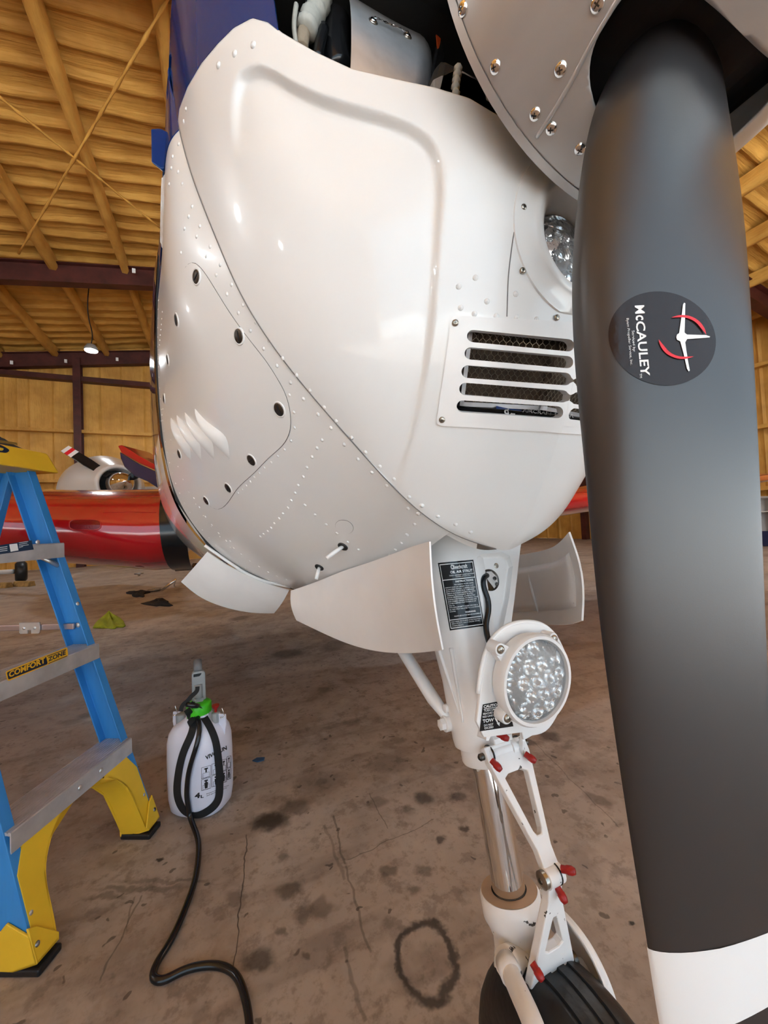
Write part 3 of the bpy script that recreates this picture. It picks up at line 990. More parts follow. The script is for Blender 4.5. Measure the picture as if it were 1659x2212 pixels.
# ================================================================== cowl details
def sc7(l): return [(480 + x / 3.456, 560 + y / 3.456) for x, y in l]
def sc8(l): return [(300 + x / 3.686, 540 + y / 3.686) for x, y in l]
def sc2(l): return [(300 + x / 3.607, y / 3.607) for x, y in l]
def scu(l): return [(340 + x / 2.592, 1060 + y / 2.592) for x, y in l]
def drape_line(pts, n, off, bvh=None, closed=False):
    out = []
    for q in curve_pts(pts, n, closed):
        p, _ = hit(bvh or cowlBVH, q[0], q[1], off)
        if p is not None: out.append(p)
    return out
# --- rivets
riv_me = dome_mesh('rivet', M['white'], 1, 0.55, 10)
scr_me = screw_mesh('screw', M['steel'], M['dark_steel'])
scr_ch = screw_mesh('chrome_screw', M['chrome'], M['dark_steel'])
def rivet(px, py, r, parent, name='rivet', me=None):
    p, n = ch(px, py)
    if p is None: return
    inst(name, me or riv_me, frame_mtx(p, n, s=r), parent)
up_row = sc2([(263, 1220), (305, 1338), (338, 1432), (415, 1610), (475, 1762), (555, 1920)]) + [(445, 553), (476, 572)] + sc7([(70, 190), (155, 340), (250, 470), (348, 605), (452, 740), (555, 865), (655, 980), (762, 1107), (850, 1208), (967, 1332), (1069, 1440), (1176, 1546), (1282, 1643), (1395, 1776), (1610, 1920)])
for q in up_row: rivet(*q, 0.0029, nose_cowl)
rivet(911, 1092, 0.0036, nose_cowl)
for q in ((1027, 600), (991, 619), (1052, 651), (995, 665), (1025, 678), (1114, 635), (1116, 686), (1159, 690), (1072, 683), (984, 1133), (1017, 1150), (1112, 1172), (1227, 367)):
    rivet(*q, 0.0031, nose_cowl)
for q in ((547, 97), (507, 116), (472, 141)):
    rivet(*q, 0.0040, nose_cowl)
for q in ((402, 236), (397, 263), (386, 311)): rivet(*q, 0.0030, nose_cowl)
low_row = sc2([(253, 1310), (237, 1437), (388, 1688), (450, 1843), (523, 1995), (355, 1782), (328, 1970)]) + [(467, 594)] + sc7([(35, 260), (121, 400), (211, 533), (308, 667), (409, 796), (510, 920), (607, 1043), (714, 1158), (812, 1260), (911, 1384), (1013, 1493), (1118, 1592), (1228, 1691), (1386, 1860), (1435, 1978), (1380, 2060),
          (746, 1350), (708, 1410), (670, 1476), (633, 1555), (605, 1623), (568, 1688), (545, 1745), (515, 1800), (490, 1855), (455, 1900), (425, 1935), (390, 1972), (365, 2005), (340, 2030), (310, 2052), (285, 2070),
          (620, 1837), (695, 1910), (775, 1981), (857, 2047)])
for q in low_row: rivet(*q, 0.0029, lower_cowl)
rivet(904, 1110, 0.0037, lower_cowl)
for q in sc7([(502, 1015), (535, 1143), (540, 1258), (513, 1355), (465, 1420), (415, 1470), (366, 1516), (316, 1556), (277, 1597), (240, 1628), (210, 1660), (180, 1690), (150, 1718), (120, 1745)]): rivet(*q, 0.0025, lower_cowl)
for q in scu([(825, 80), (885, 135), (945, 188), (1005, 238), (1065, 287), (1127, 330), (385, 280), (427, 320), (470, 355), (516, 392), (570, 425), (620, 455), (670, 478), (722, 497), (235, 92), (268, 145), (305, 192), (343, 238), (408, 282), (205, 42),
              (1440, 187), (1397, 245), (1365, 293), (1332, 330), (1300, 362)]): rivet(*q, 0.0029, lower_cowl)
# close-set rivet rows along the firewall frame: too small to pick apart singly
def rivet_run(pairs, r, parent, name):
    parts = []
    for p, n in pairs:
        a = lathe([(r, -r * .15), (r * .75, r * .36), (.01 * r, r * .55)], p, n, 6)
        parts.append(a)
    o = obj(name, join(*parts), M['white'], parent, smooth=True)
    return tag(o, kind='stuff')
run = []
LW = lowW
Ln = normals(LW)
def run_iso_u(ui, step, v0=0, v1=150):
    acc = 0
    for j in range(v0 + 1, v1):
        acc += np.linalg.norm(LW[ui, j] - LW[ui, j - 1])
        if acc >= step:
            acc = 0
            run.append((Vector(LW[ui, j]), Vector(Ln[ui, j])))
def run_iso_v(vj, step, u0, u1):
    acc = 0
    for i in range(u0 + 1, u1):
        acc += np.linalg.norm(LW[i, vj] - LW[i - 1, vj])
        if acc >= step:
            acc = 0
            run.append((Vector(LW[i, vj]), Vector(Ln[i, vj])))
run_iso_u(107, .022); run_iso_u(100, .020); run_iso_u(88, .030, 60, 150); run_iso_v(145, .026, 20, 108); run_iso_v(28, .022, 60, 108); run_iso_v(50, .024, 70, 108)
rivet_run(run, .0019, plane, 'rivet_rows')
# --- seams drawn by the real gap between panels: a recessed dark sealant bead
sl = [(387, 240), (392, 330), (398, 400), (412, 460), (445, 530)] + sc7([(0, 150), (60, 245), (160, 395), (290, 590), (380, 710), (480, 840), (600, 985), (720, 1120), (850, 1265), (980, 1415), (1100, 1540), (1230, 1665), (1305, 1725), (1335, 1785), (1400, 1835), (1500, 1890), (1600, 1955)])
seam3 = [Vector(seam[k]) for k in range(8, NV - 2, 3) if seam[k][2] < 1.505]
obj('seam_line', tube([p for p in seam3], 0.00085, 6), M['seam'], plane)
fwl = [Vector(LW[-1, j]) + Vector(Ln[-1, j]) * .0002 for j in range(0, 150, 3)]
obj('seam_line', tube(fwl, 0.0004, 6), M['seam'], plane)
# nose bowl split line beside the landing light
q = [(1213, 345), (1200, 352), (1186, 362), (1158, 395), (1130, 440), (1113, 490), (1104, 545), (1098, 600), (1096, 650), (1095, 684)]
obj('seam_line', tube(drape_line(q, 50, 0.0), 0.0006, 5), M['seam'], plane)
# --- access panel
ap_out = sc8([(425, 103), (385, 125), (362, 180), (345, 260), (320, 350), (290, 470), (258, 620), (230, 800), (212, 1000), (212, 1180), (228, 1330), (252, 1470), (290, 1600), (330, 1690), (390, 1820), (450, 1920), (530, 2000), (600, 2056), (640, 2062), (680, 2040), (780, 1905), (900, 1790), (1050, 1640), (1155, 1540), (1200, 1450), (1208, 1330), (1190, 1220), (1150, 1110), (1100, 1020), (1030, 910), (900, 740), (780, 580), (680, 430), (600, 300), (540, 205), (485, 135)])
lowBVH = bvh_of(([tuple(p) for p in lowW.reshape(-1, 3)], grid_faces(*lowW.shape[:2])))
def lh(px, py, off=0.0): return hit(lowBVH, px, py, off)
def draped_patch(outline, n, rings, off, bvh, edge=0.0012):
    lp = curve_pts(outline, n, True)
    cx = sum(p[0] for p in lp) / n; cy = sum(p[1] for p in lp) / n
    V, F = [], []
    ok = []
    for k in range(rings + 2):
        s = 1.0 if k < 2 else 1 - (k - 1) / rings
        for p in lp:
            x, y = cx + (p[0] - cx) * s, cy + (p[1] - cy) * s
            P, nn = hit(bvh, x, y, -0.0005 if k == 0 else off)
            if P is None:
                P = V[-1] if V else Vector((0, 0, 0))
            V.append(P)
    for k in range(rings + 1):
        for i in range(n):
            F.append((k * n + i, k * n + (i + 1) % n, (k + 1) * n + (i + 1) % n, (k + 1) * n + i))
    return V, F
access_panel = obj('access_panel', draped_patch(ap_out, 120, 14, 0.0011, lowBVH), M['white'], plane, smooth=True, autos=50)
tag(access_panel, 'white access panel with dark slotted fasteners and four louvers')
obj('seam_line', tube(drape_line(ap_out, 150, 0.0002, lowBVH, True), 0.0007, 5, closed=True), M['seam'], access_panel)
fast_me = mesh_data('fastener', *lathe([(1, -.1), (1, .12), (.92, .2), (.02, .16)], (0, 0, 0), (0, 0, 1), 20), M['dark_steel'], True)
slot_me = mesh_data('slot', *box((0, 0, .2), (1.5, .2, .1)), M['black'])
bez_me = mesh_data('fastener_ring', *lathe([(1.0, 0), (1.0, .16), (1.22, .1), (1.25, -.1)], (0, 0, 0), (0, 0, 1), 20), M['white'], True)
for (x, y), a in zip(sc8([(467, 217), (308, 560), (237, 875), (207, 1185), (804, 688), (1123, 1268), (902, 1672), (716, 1893), (328, 1625), (541, 1995)]), (20, 60, 100, 30, 75, 95, 10, 40, 80, 20)):
    p, n = lh(x, y, 0.0011)
    if p is None: continue
    mt = frame_mtx(p, n, s=0.0095) @ Matrix.Rotation(math.radians(a), 4, 'Z')
    inst('fastener', fast_me, mt, access_panel)
    inst('fastener_slot', slot_me, mt, access_panel)
    inst('fastener_ring', bez_me, mt, access_panel)
def louver(right, left):
    R_ = curve_pts(sc8(right), 18); L_ = curve_pts(sc8(left), 18)
    V, F = [], []
    m = 8
    for k in range(18):
        t = k / 17
        hgt = 0.012 * math.sin(math.pi * min(1, t * 1.05)) ** 0.8
        a, na = lh(*R_[k], .0012); b, nb = lh(*L_[k], .0012)
        for j in range(m):
            s = j / (m - 1)
            P = a.lerp(b, s) + na.lerp(nb, s) * hgt * math.sin(s * math.pi / 2)
            V.append(P)
    F = grid_faces(18, m)
    k0 = len(V)
    for k in range(18):
        b, nb = lh(*L_[k], .0004)
        V.append(b)
    F += [(k * m + m - 1, (k + 1) * m + m - 1, k0 + k + 1, k0 + k) for k in range(17)]
    obj('louver', (V, F), M['white'], access_panel, smooth=True, autos=60)
for rt, lf in (([(452, 1262), (560, 1375), (650, 1440), (700, 1495), (718, 1560), (728, 1665)], [(450, 1264), (530, 1385), (610, 1480), (660, 1540), (695, 1610), (724, 1668)]),
               ([(372, 1292), (460, 1390), (540, 1465), (585, 1520), (600, 1590), (606, 1675)], [(370, 1294), (440, 1400), (505, 1490), (550, 1555), (580, 1620), (603, 1677)]),
               ([(308, 1315), (380, 1400), (445, 1475), (485, 1530), (498, 1600), (504, 1678)], [(306, 1317), (362, 1410), (420, 1500), (455, 1560), (482, 1630), (501, 1680)]),
               ([(260, 1335), (320, 1420), (375, 1490), (405, 1550), (416, 1610), (421, 1682)], [(258, 1337), (305, 1430), (350, 1510), (380, 1570), (402, 1635), (419, 1683)])):
    louver(rt, lf)
# --- round patch, drain tubes and grommets under the cowl
pc = [(744 + 19 * math.cos(a) - 3 * math.sin(a), 1138 + 14 * math.sin(a) + 5 * math.cos(a)) for a in np.linspace(0, 2 * math.pi, 24)[:-1]]
obj('round_patch', draped_patch(pc, 40, 3, 0.0008, cowlBVH), M['white'], plane, smooth=True, autos=40)
obj('seam_line', tube(drape_line(pc, 40, .0003, None, True), .0004, 5, closed=True), M['seam'], plane)
M['tube_white'] = mat('white nylon tube', (0.86, 0.86, 0.86), 0.3)
for (a, b) in (((741, 1180), (705, 1206)), ((690, 1225), (683, 1251))):
    p, n = ch(*a)
    if p is None: continue
    obj('grommet', lathe([(.0095, -.002), (.0095, .002), (.0075, .0035), (.004, .002)], p, n, 18), M['rubber'], plane, smooth=True)
    d0 = (p - CAM).dot(CF)
    e = at_d(b[0], b[1], d0 - .012)
    obj('drain_tube', tube([p, e], .0036, 10), M['tube_white'], plane, smooth=True)
# --- cowl flap (hinged at the front, open)
def sheet(outline_rows, t, name, m, parent, label=None, smooth=True):
    G = np.array([[tuple(p) for p in r] for r in outline_rows])
    o = obj(name, solid_grid(G, t), m, parent, smooth=smooth, autos=40)
    if label: tag(o, label)
    return o
def flap_rows():
    top = curve_pts([(447, 1193), (490, 1221), (540, 1246), (590, 1266), (624, 1276)], 24)
    bot = curve_pts([(391, 1257), (430, 1288), (490, 1313), (550, 1324), (592, 1325)], 24)
    rows = []
    for k in range(24):
        a = at_y(*top[k], 1.085); b = at_y(*bot[k], 1.185)
        rows.append([a.lerp(b, s) - Vector((0, .012, 0)) * math.sin(math.pi * s) for s in np.linspace(0, 1, 10)])
    return rows
sheet(flap_rows(), .004, 'cowl_flap', M['white_sat'], plane, 'white curved cowl flap hanging open')
hinge = [W3(.41, 1.10, .868), W3(.36, 1.09, .826), W3(.29, 1.09, .775), W3(.20, 1.09, .742)]
obj('flap_hinge', tube(curve_pts(hinge, 20), .004, 8), M['white_sat'], plane, smooth=True)
# --- landing light in the nose
zc = HOLE_C.z
frontBVH = bvh_of(([tuple(p) for p in noseW.reshape(-1, 3)], grid_faces(NU, NVW)))
def face_y(x, z):
    xo = abs(x - XC)
    h = frontBVH.ray_cast(Vector((XC - max(xo, 1e-4), -1, z)), Vector((0, 1, 0)))
    return h[0].y if h[0] is not None else 0.30
prof = [(.0915, -.0005), (.0915, .0022), (.0885, .0026), (.0740, .0024), (.0705, .0050), (.0665, .0066), (.0620, .0060), (.0550, .0005), (.0490, -.0090), (.0455, -.022), (.0450, -.045)]
V, F = [], []
NS = 72
y0c = face_y(XC, zc + .06)
for r, h in prof:
    for k in range(NS):
        a = 2 * math.pi * k / NS
        x, z = XC + r * math.cos(a), zc + r * math.sin(a)
        z = max(z, zc - .0865)
        fy = face_y(x, z) if r > .06 else face_y(XC + .066 * math.cos(a), zc + .066 * math.sin(a)) * (r / .06 if r < .06 else 1) + y0c * (1 - min(1, r / .06))
        V.append((x, fy - h, z))
for i in range(len(prof) - 1):
    for k in range(NS):
        F.append((i * NS + k, i * NS + (k + 1) % NS, (i + 1) * NS + (k + 1) % NS, (i + 1) * NS + k))
landing_light = obj('landing_light', (V, F), M['white'], plane, smooth=True, autos=50)
tag(landing_light, 'round landing light behind the blade in a white ring')
ly = y0c + .036
obj('reflector', lathe([(.044, 0), (.040, .02), (.028, .034), (.002, .04)], (XC, ly, zc), (0, 1, 0), 40), M['chrome'], landing_light, smooth=True)
V, F = lathe([(.0445, .006), (.0435, -.004), (.034, -.008), (.02, -.010), (.001, -.0105)], (XC, ly, zc), (0, 1, 0), 40)
M['lens_ridge'] = mat('ridged clear lens', (0.9, 0.92, 0.95), 0.05, trans=0.85, ior=1.35, bump=0.5, bscale=120, bdist=0.004)
obj('lens', (V, F), M['lens_ridge'], landing_light, smooth=True)
led_me = mesh_data('lamp_cell', *lathe([(1, 0), (.9, -.5), (.55, -.75), (.02, -.8)], (0, 0, 0), (0, 1, 0), 14), M['chrome'], True)
for k in range(7):
    a = k * math.pi / 3
    rr = 0 if k == 6 else .025
    inst('lamp_cell', led_me, Matrix.Translation((XC + rr * math.cos(a), ly + .012, zc + rr * math.sin(a))) @ Matrix.Scale(.0085, 4), landing_light)
for q in ((1181, 385), (1129, 450), (1127, 586), (1201, 687)):
    p, n = ch(*q)
    if p is not None: inst('screw', scr_me, frame_mtx(p + n * .0018, n, s=.0032), landing_light)
# --- intake grille: a plate with rounded slots over a mesh filter
def mirr(P): return Vector((2 * XC - P.x, P.y, P.z))
slots = [((1021, 727), (1223, 747), 13), ((1016, 764), (1221, 783), 13), ((1010, 803), (1217, 819), 13.5), ((1005, 840), (1211, 856), 13.2), ((999, 877), (1200, 890), 12.8)]
def capsule(a, b, r, n=10):
    a, b = np.array(a, float), np.array(b, float)
    d = (b - a) / np.linalg.norm(b - a)
    th = math.atan2(d[1], d[0])
    out = []
    for k in range(n + 1):
        t = th + math.pi / 2 + math.pi * k / n
        out.append((a[0] + r * math.cos(t), a[1] + r * math.sin(t)))
    for k in range(1, 6):
        t = th - math.pi / 2
        q = a + (b - a) * k / 6
        out.append((q[0] + r * math.cos(t), q[1] + r * math.sin(t)))
    for k in range(n + 1):
        t = th - math.pi / 2 + math.pi * k / n
        out.append((b[0] + r * math.cos(t), b[1] + r * math.sin(t)))
    for k in range(1, 6):
        t = th + math.pi / 2
        q = b + (a - b) * k / 6
        out.append((q[0] + r * math.cos(t), q[1] + r * math.sin(t)))
    return out
# centre line in pixels at a given height
def mid_px(py):
    lo, hi = 1100, 1400
    for _ in range(40):
        m_ = (lo + hi) / 2
        p, _n = ch(m_, py)
        if p is None or p.x > XC - .0012: hi = m_
        else: lo = m_
    return lo
ctop, cbot = mid_px(700), mid_px(934)
outer = [(ctop, 699), (1150, 692), (1060, 687), (990, 683), (980, 684), (974, 692), (968, 740), (960, 800), (952, 850), (944, 905), (945, 914), (953, 919), (1010, 922), (1100, 928), (1160, 931), (cbot, 935)]
outer += [(mid_px(y), y) for y in (905, 860, 815, 770, 735)]
loops = [outer] + [capsule(a, b, r) for a, b, r in slots]
V2, F2 = fill_loops(loops)
def gsurf(px, py, off):
    p, n = ch(px, py)
    k_ = 0
    while p is None and k_ < 40:
        k_ += 1
        p, n = ch(px - 2 * k_, py)
    p = p + n * off
    if p.x > XC - .0035: p.x = XC
    return p
half = [gsurf(x, y, .0030) for x, y in V2]
parts = [(half, F2)]
for li, lp in enumerate(loops):
    n_ = len(lp)
    deep = -.001 if li == 0 else -.008
    a = [gsurf(x, y, .0030) for x, y in lp]; b = [gsurf(x, y, deep) for x, y in lp]
    idx = range(n_) if li else range(15)
    parts.append((a + b, [(i, (i + 1) % n_, n_ + (i + 1) % n_, n_ + i) for i in idx]))
gv = join(*parts)
gm = ([mirr(v) for v in gv[0]], [tuple(reversed(f)) for f in gv[1]])
grille = obj('intake_grille', join(gv, gm), M['white_sat'], plane, autos=30)
tag(grille, 'white slotted air intake plate over a mesh filter')
for q in ((983, 699), (955, 906)):
    p, n = ch(*q)
    inst('screw', scr_me, frame_mtx(p + n * .003, n, s=.0036), grille)
    inst('screw', scr_me, frame_mtx(mirr(p + n * .003), Vector((-n.x, n.y, n.z)), s=.0036), grille)
# filter behind: plane a little behind the plate
pa, _ = ch(1040, 720); pb, _ = ch(1215, 735); pc_, _ = ch(1010, 880)
off = Vector((.012, .030, .004))
ex = (pb - pa).normalized(); ez = (pc_ - pa); ez = (ez - ex * ez.dot(ex)).normalized(); nn = ex.cross(ez)
o0 = pa + off - ex * .004 - ez * .013
FWd, FHt = .112, .079
M['filter'] = mat('brown pleated filter', (0.17, 0.12, 0.085), 0.8, var=0.4, vscale=40)
def fp(u, v, w=0.0): return o0 + ex * u + ez * v + nn * w
sgn = 1 if nn.y > 0 else -1
vv, ff = [], []
for k in range(45):
    for j in range(2):
        vv.append(fp(k * FWd / 44, j * FHt, sgn * (.004 + (.004 if k % 2 else 0))))
ff = grid_faces(45, 2)
m_vf = ([mirr(v) for v in vv], ff)
obj('filter_element', join((vv, ff), m_vf), M['filter'], grille)
wires = []
cw, chh = .0042, .0105
nx, nz = int(FWd / cw), int(FHt / chh * 2)
for i in range(nx):
    pts = []
    for j in range(nz + 1):
        d = cw * .5 * (1 if (j + 0) % 2 else -1) * (1 if i % 2 else -1)
        v0 = j * chh / 2
        pts.append(fp(i * cw + d * .9, max(0, v0 - .0011), 0)); pts.append(fp(i * cw + d * .9, min(FHt, v0 + .0011), 0))
    wires.append(tube(pts, .00042, 4, caps=False))
wv = join(*wires)
M['mesh_wire'] = mat('dull expanded mesh', (0.36, 0.30, 0.22), 0.4, 0.8)
mesh_o = obj('filter_mesh', join(wv, ([mirr(v) for v in wv[0]], wv[1])), M['mesh_wire'], grille)
tag(mesh_o, kind='stuff')
fr = [join(prism([fp(-.004, -.004, -.001 * sgn), fp(.001, -.004, -.001 * sgn), fp(.001, FHt + .004, -.001 * sgn), fp(-.004, FHt + .004, -.001 * sgn)], nn * sgn * .014),
           prism([fp(-.004, FHt - .001, -.001 * sgn), fp(FWd, FHt - .001, -.001 * sgn), fp(FWd, FHt + .004, -.001 * sgn), fp(-.004, FHt + .004, -.001 * sgn)], nn * sgn * .014))]
obj('filter_frame', join(fr[0], ([mirr(v) for v in fr[0][0]], fr[0][1])), M['alu_brush'], grille)
# dark duct behind and the labelled tube at the lowest slot
dk = join(prism([fp(-.02, -.025, sgn * .03), fp(FWd + .01, -.025, sgn * .03), fp(FWd + .01, FHt + .06, sgn * .03), fp(-.02, FHt + .06, sgn * .03)], nn * sgn * .002))
obj('intake_duct', join(dk, ([mirr(v) for v in dk[0]], dk[1])), M['black'], grille)
ta, tb = ch(1000, 884)[0] + Vector((.004, .024, -.002)), ch(1212, 898)[0] + Vector((.012, .030, -.002))
tb2 = mirr(ta)
axt = (tb - ta).normalized()
obj('filter_canister', tube([ta, tb, mirr(ta)], .0135, 20), M['black_gloss'], grille, smooth=True)
canBVH = bvh_of(tube([ta, tb, mirr(ta)], .0136, 40))
lab = [(1080, 879), (1213, 894), (1213, 905), (1080, 897)]
def on_can(px, py, off=.0004):
    p, n = hit(canBVH, px, py, off)
    if p is None:
        p = at_y(px, py, ta.y - .012)
    return p
V2, F2 = fill_loops([[(1072 + (1126 - 1072) * t, 877 + 4 * t) for t in np.linspace(0, 1, 8)] + [(1126 - (1126 - 1072) * t, 902 - 5 * t) for t in np.linspace(0, 1, 8)]])
obj('canister_label', ([on_can(x, y) for x, y in V2], F2), M['decal_blue'], grille)
obj('canister_lettering', join(text_vf('AIRCRAFT FILTER', (1128, 891), (110, 12), (2, -9), lambda x, y: on_can(x, y, .0006), .02),
                               text_vf('dL', (1088, 895), (24, 2), (1, -14), lambda x, y: on_can(x, y, .0008), .03)), M['decal_white'], grille)
# --- landing gear doors
def door_rows(top, bot, n, m_, fx, bulge):
    T, B = curve_pts(top, n), curve_pts(bot, n)
    rows = []
    for k in range(n):
        a, b = fx(k / (n - 1), *T[k]), fx(k / (n - 1), *B[k])
        rows.append([a.lerp(b, s) + bulge * math.sin(math.pi * s) for s in np.linspace(0, 1, m_)])
    return rows
def near_fx(t, px, py):           # t 0 front -> 1 aft; the door stands nearly upright beside the leg and flares out aft
    y = .40 + .50 * t
    return at_y(px, py, y)
dr = door_rows([(927, 1170), (905, 1176), (860, 1192), (800, 1214), (740, 1234), (680, 1258), (628, 1276)], [(955, 1404), (925, 1408), (870, 1411), (800, 1404), (740, 1386), (690, 1364), (640, 1340)], 40, 14, near_fx, Vector((-.006, -.004, 0)))
sheet(dr, .0022, 'gear_door', M['white_sat'], plane, 'white curved gear door beside the cowl flap')
aft = [at_y(628, 1276, .90), at_y(640, 1340, .90)]
obj('door_tail', prism([aft[0], aft[1], aft[1] + Vector((.10, .05, .02)), aft[0] + Vector((.12, .05, .01))], (0, .004, 0)), M['white_sat'], plane, bevel=.001)
def far_rows():
    T = curve_pts([(1228, 1150), (1200, 1178), (1160, 1192), (1118, 1200), (1085, 1206)], 24)
    B = curve_pts([(1256, 1340), (1230, 1348), (1180, 1349), (1130, 1350), (1085, 1350)], 24)
    rows = []
    for k in range(24):
        t = k / 23
        y = .40 + .44 * t
        a, b = at_y(*T[k], y), at_y(*B[k], y)
        rows.append([a.lerp(b, s) + Vector((.012, 0, 0)) * math.sin(math.pi * s) for s in np.linspace(0, 1, 12)])
    return rows
fd = far_rows()
fdo = sheet(fd, .0025, 'gear_door', M['white_sat'], plane, 'white gear door seen from its pressed inner side')
G = np.array([[tuple(p) for p in r] for r in fd])
gn = normals(G)
inner = []
for i in range(2, 22):
    inner.append([tuple(G[i, j] + gn[i, j] * (.0012 + .005 * (0 if (j in (2, 9) or i in (2, 21)) else 1))) for j in range(2, 10)])
obj('door_pressing', solid_grid(np.array(inner), .002), M['white_sat'], fdo, smooth=True)
rib = [Vector(G[i, 3 + int(0)]) for i in ()]
ra, rb = at_y(1147, 1240, .55), at_y(1168, 1325, .55)
bvd = bvh_of((list(map(tuple, G.reshape(-1, 3))), grid_faces(24, 12)))
rp = [hit(bvd, 1147 + 22 * t, 1240 + 85 * t, .006)[0] for t in np.linspace(0, 1, 12)]
rp = [p for p in rp if p is not None]
if len(rp) > 3: obj('door_rib', tube(rp, [.0008 + .0042 * math.sin(math.pi * k / (len(rp) - 1)) for k in range(len(rp))], 8), M['white_sat'], fdo, smooth=True)
# dark wheel well behind the leg
obj('wheel_well', join(prism([W3(.07, .49, .925), W3(-.07, .49, .925), W3(-.15, 1.10, .80), W3(.15, 1.10, .80)], (0, 0, .01)),
                       prism([W3(.085, .49, .915), W3(.165, 1.1, .745), W3(.15, 1.10, .80), W3(.08, .52, .93)], (.003, 0, 0)),
                       prism([W3(-.085, .49, .915), W3(-.165, 1.1, .745), W3(-.15, 1.10, .80), W3(-.08, .52, .93)], (-.003, 0, 0)),
                       prism([W3(.17, 1.09, .72), W3(-.17, 1.09, .72), W3(-.17, 1.09, .85), W3(.17, 1.09, .85)], (0, .004, 0))), M['dark_in'], plane)
# turned-in white flange under the nose cowl edge, with a bare metal end
fl_t = curve_pts([(912, 1100), (950, 1125), (1000, 1150), (1050, 1172), (1078, 1182)], 20)
fl_b = curve_pts([(922, 1132), (958, 1152), (1004, 1176), (1046, 1188), (1072, 1187)], 20)
G = np.array([[tuple(at_y(*fl_t[k], .462)), tuple(at_y(*fl_b[k], .475))] for k in range(20)])
obj('cowl_flange', solid_grid(G[:15], .002), M['white_sat'], plane, smooth=True, autos=40)
obj('flange_end', solid_grid(G[14:], .002), mat('bare brown metal', (.22, .18, .15), .5, .5, var=.3, vscale=40), plane, smooth=True, autos=40)
# side scoop on the fuselage
sp = [at_y(q[0], q[1], .70) for q in ((325, 277), (346, 276), (372, 290), (370, 362), (346, 364), (326, 350))]
obj('vent_scoop', prism(sp, (0.035, .03, .0)), M['blue_paint'], plane, bevel=.002)
# faired skin over the intake lip edge: added dark sheets inside the nose
# ================================================================== what shows through the cooling inlet
bay = join(prism([W3(.27, .50, 1.2), W3(-.27, .50, 1.2), W3(-.36, 1.08, 1.2), W3(.36, 1.08, 1.2)], (0, 0, .01)),
           prism([W3(.34, .70, 1.2), W3(-.34, .70, 1.2), W3(-.39, .70, 1.62), W3(-.2, .70, 1.75), W3(.2, .70, 1.75), W3(.39, .70, 1.62)], (0, .01, 0)),
           prism([W3(.285, .47, 1.36), W3(.36, .70, 1.36), W3(.40, .70, 1.62), W3(.33, .50, 1.62)], (.005, 0, 0)),
           prism([W3(-.285, .47, 1.36), W3(-.36, .70, 1.36), W3(-.40, .70, 1.62), W3(-.33, .50, 1.62)], (-.005, 0, 0)),
           prism([W3(.10, .36, 1.15), W3(-.10, .36, 1.15), W3(-.10, .50, 1.15), W3(.10, .50, 1.15)], (0, 0, .01)))
bay = join(bay, prism([W3(.29, .42, 1.60), W3(-.29, .42, 1.60), W3(-.37, .72, 1.60), W3(.37, .72, 1.60)], (0, 0, .01)), prism([W3(.05, .35, 1.56), W3(-.05, .35, 1.56), W3(-.29, .425, 1.60), W3(.29, .425, 1.60)], (0, 0, .01)))
obj('bay_shade_liner', bay, M['dark_in'], plane)  # added dark sheets that stand in for the shade inside the bay
# crankcase block in the dark
cc = [(0.20, .50), (.20, .68), (-.20, .68), (-.20, .50)]
obj('crankcase', prism([W3(.10, .40, 1.18), W3(.14, .40, 1.36), W3(.10, .40, 1.50), W3(-.10, .40, 1.50), W3(-.14, .40, 1.36), W3(-.10, .40, 1.18)], (0, .28, 0)), M['dark_in'], plane, bevel=.01)
# bent aluminium baffle
def baffle():
    top = curve_pts([(748, -40), (790, -10), (850, 30), (900, 55), (921, 68), (929, 90)], 26)
    bot = curve_pts([(757, 160), (800, 175), (850, 190), (895, 205), (925, 214), (934, 218)], 26)
    rows = []
    for k in range(26):
        y = .455 + .055 * max(0, (k - 20) / 5) ** 1.5
        a, b = at_y(*top[k], y + .02), at_y(*bot[k], y - .03)
        rows.append([a.lerp(b, s) + Vector((0, -.012, 0)) * math.sin(math.pi * s) for s in np.linspace(0, 1, 12)])
    return rows
bf = baffle()
baf = sheet(bf, .0015, 'engine_baffle', M['alu_brush'], plane, 'bent aluminium baffle with two wired screws')
bfB = bvh_of((sum([[tuple(p) for p in r] for r in bf], []), grid_faces(26, 12)))
wp = []
for q in ((806, 47), (880, 79)):
    p, n = hit(bfB, *q, 0)
    if p is None: continue
    wp.append((p, n))
    obj('washer', lathe([(.0062, 0), (.0062, .0012), (.003, .0014)], p, n, 18), M['steel'], baf, smooth=True)
    inst('screw', scr_ch, frame_mtx(p + n * .0012, n, s=.0046), baf)
if len(wp) == 2:
    for ph in (0, math.pi):
        pts = []
        for t in np.linspace(0, 1, 60):
            c = wp[0][0].lerp(wp[1][0], t) + wp[0][1] * .0042
            a = ph + t * 30
            pts.append(c + wp[0][1] * .0006 * math.cos(a) + CU * .0006 * math.sin(a))
        obj('safety_wire', tube(pts, .00045, 5), M['chrome'], baf)
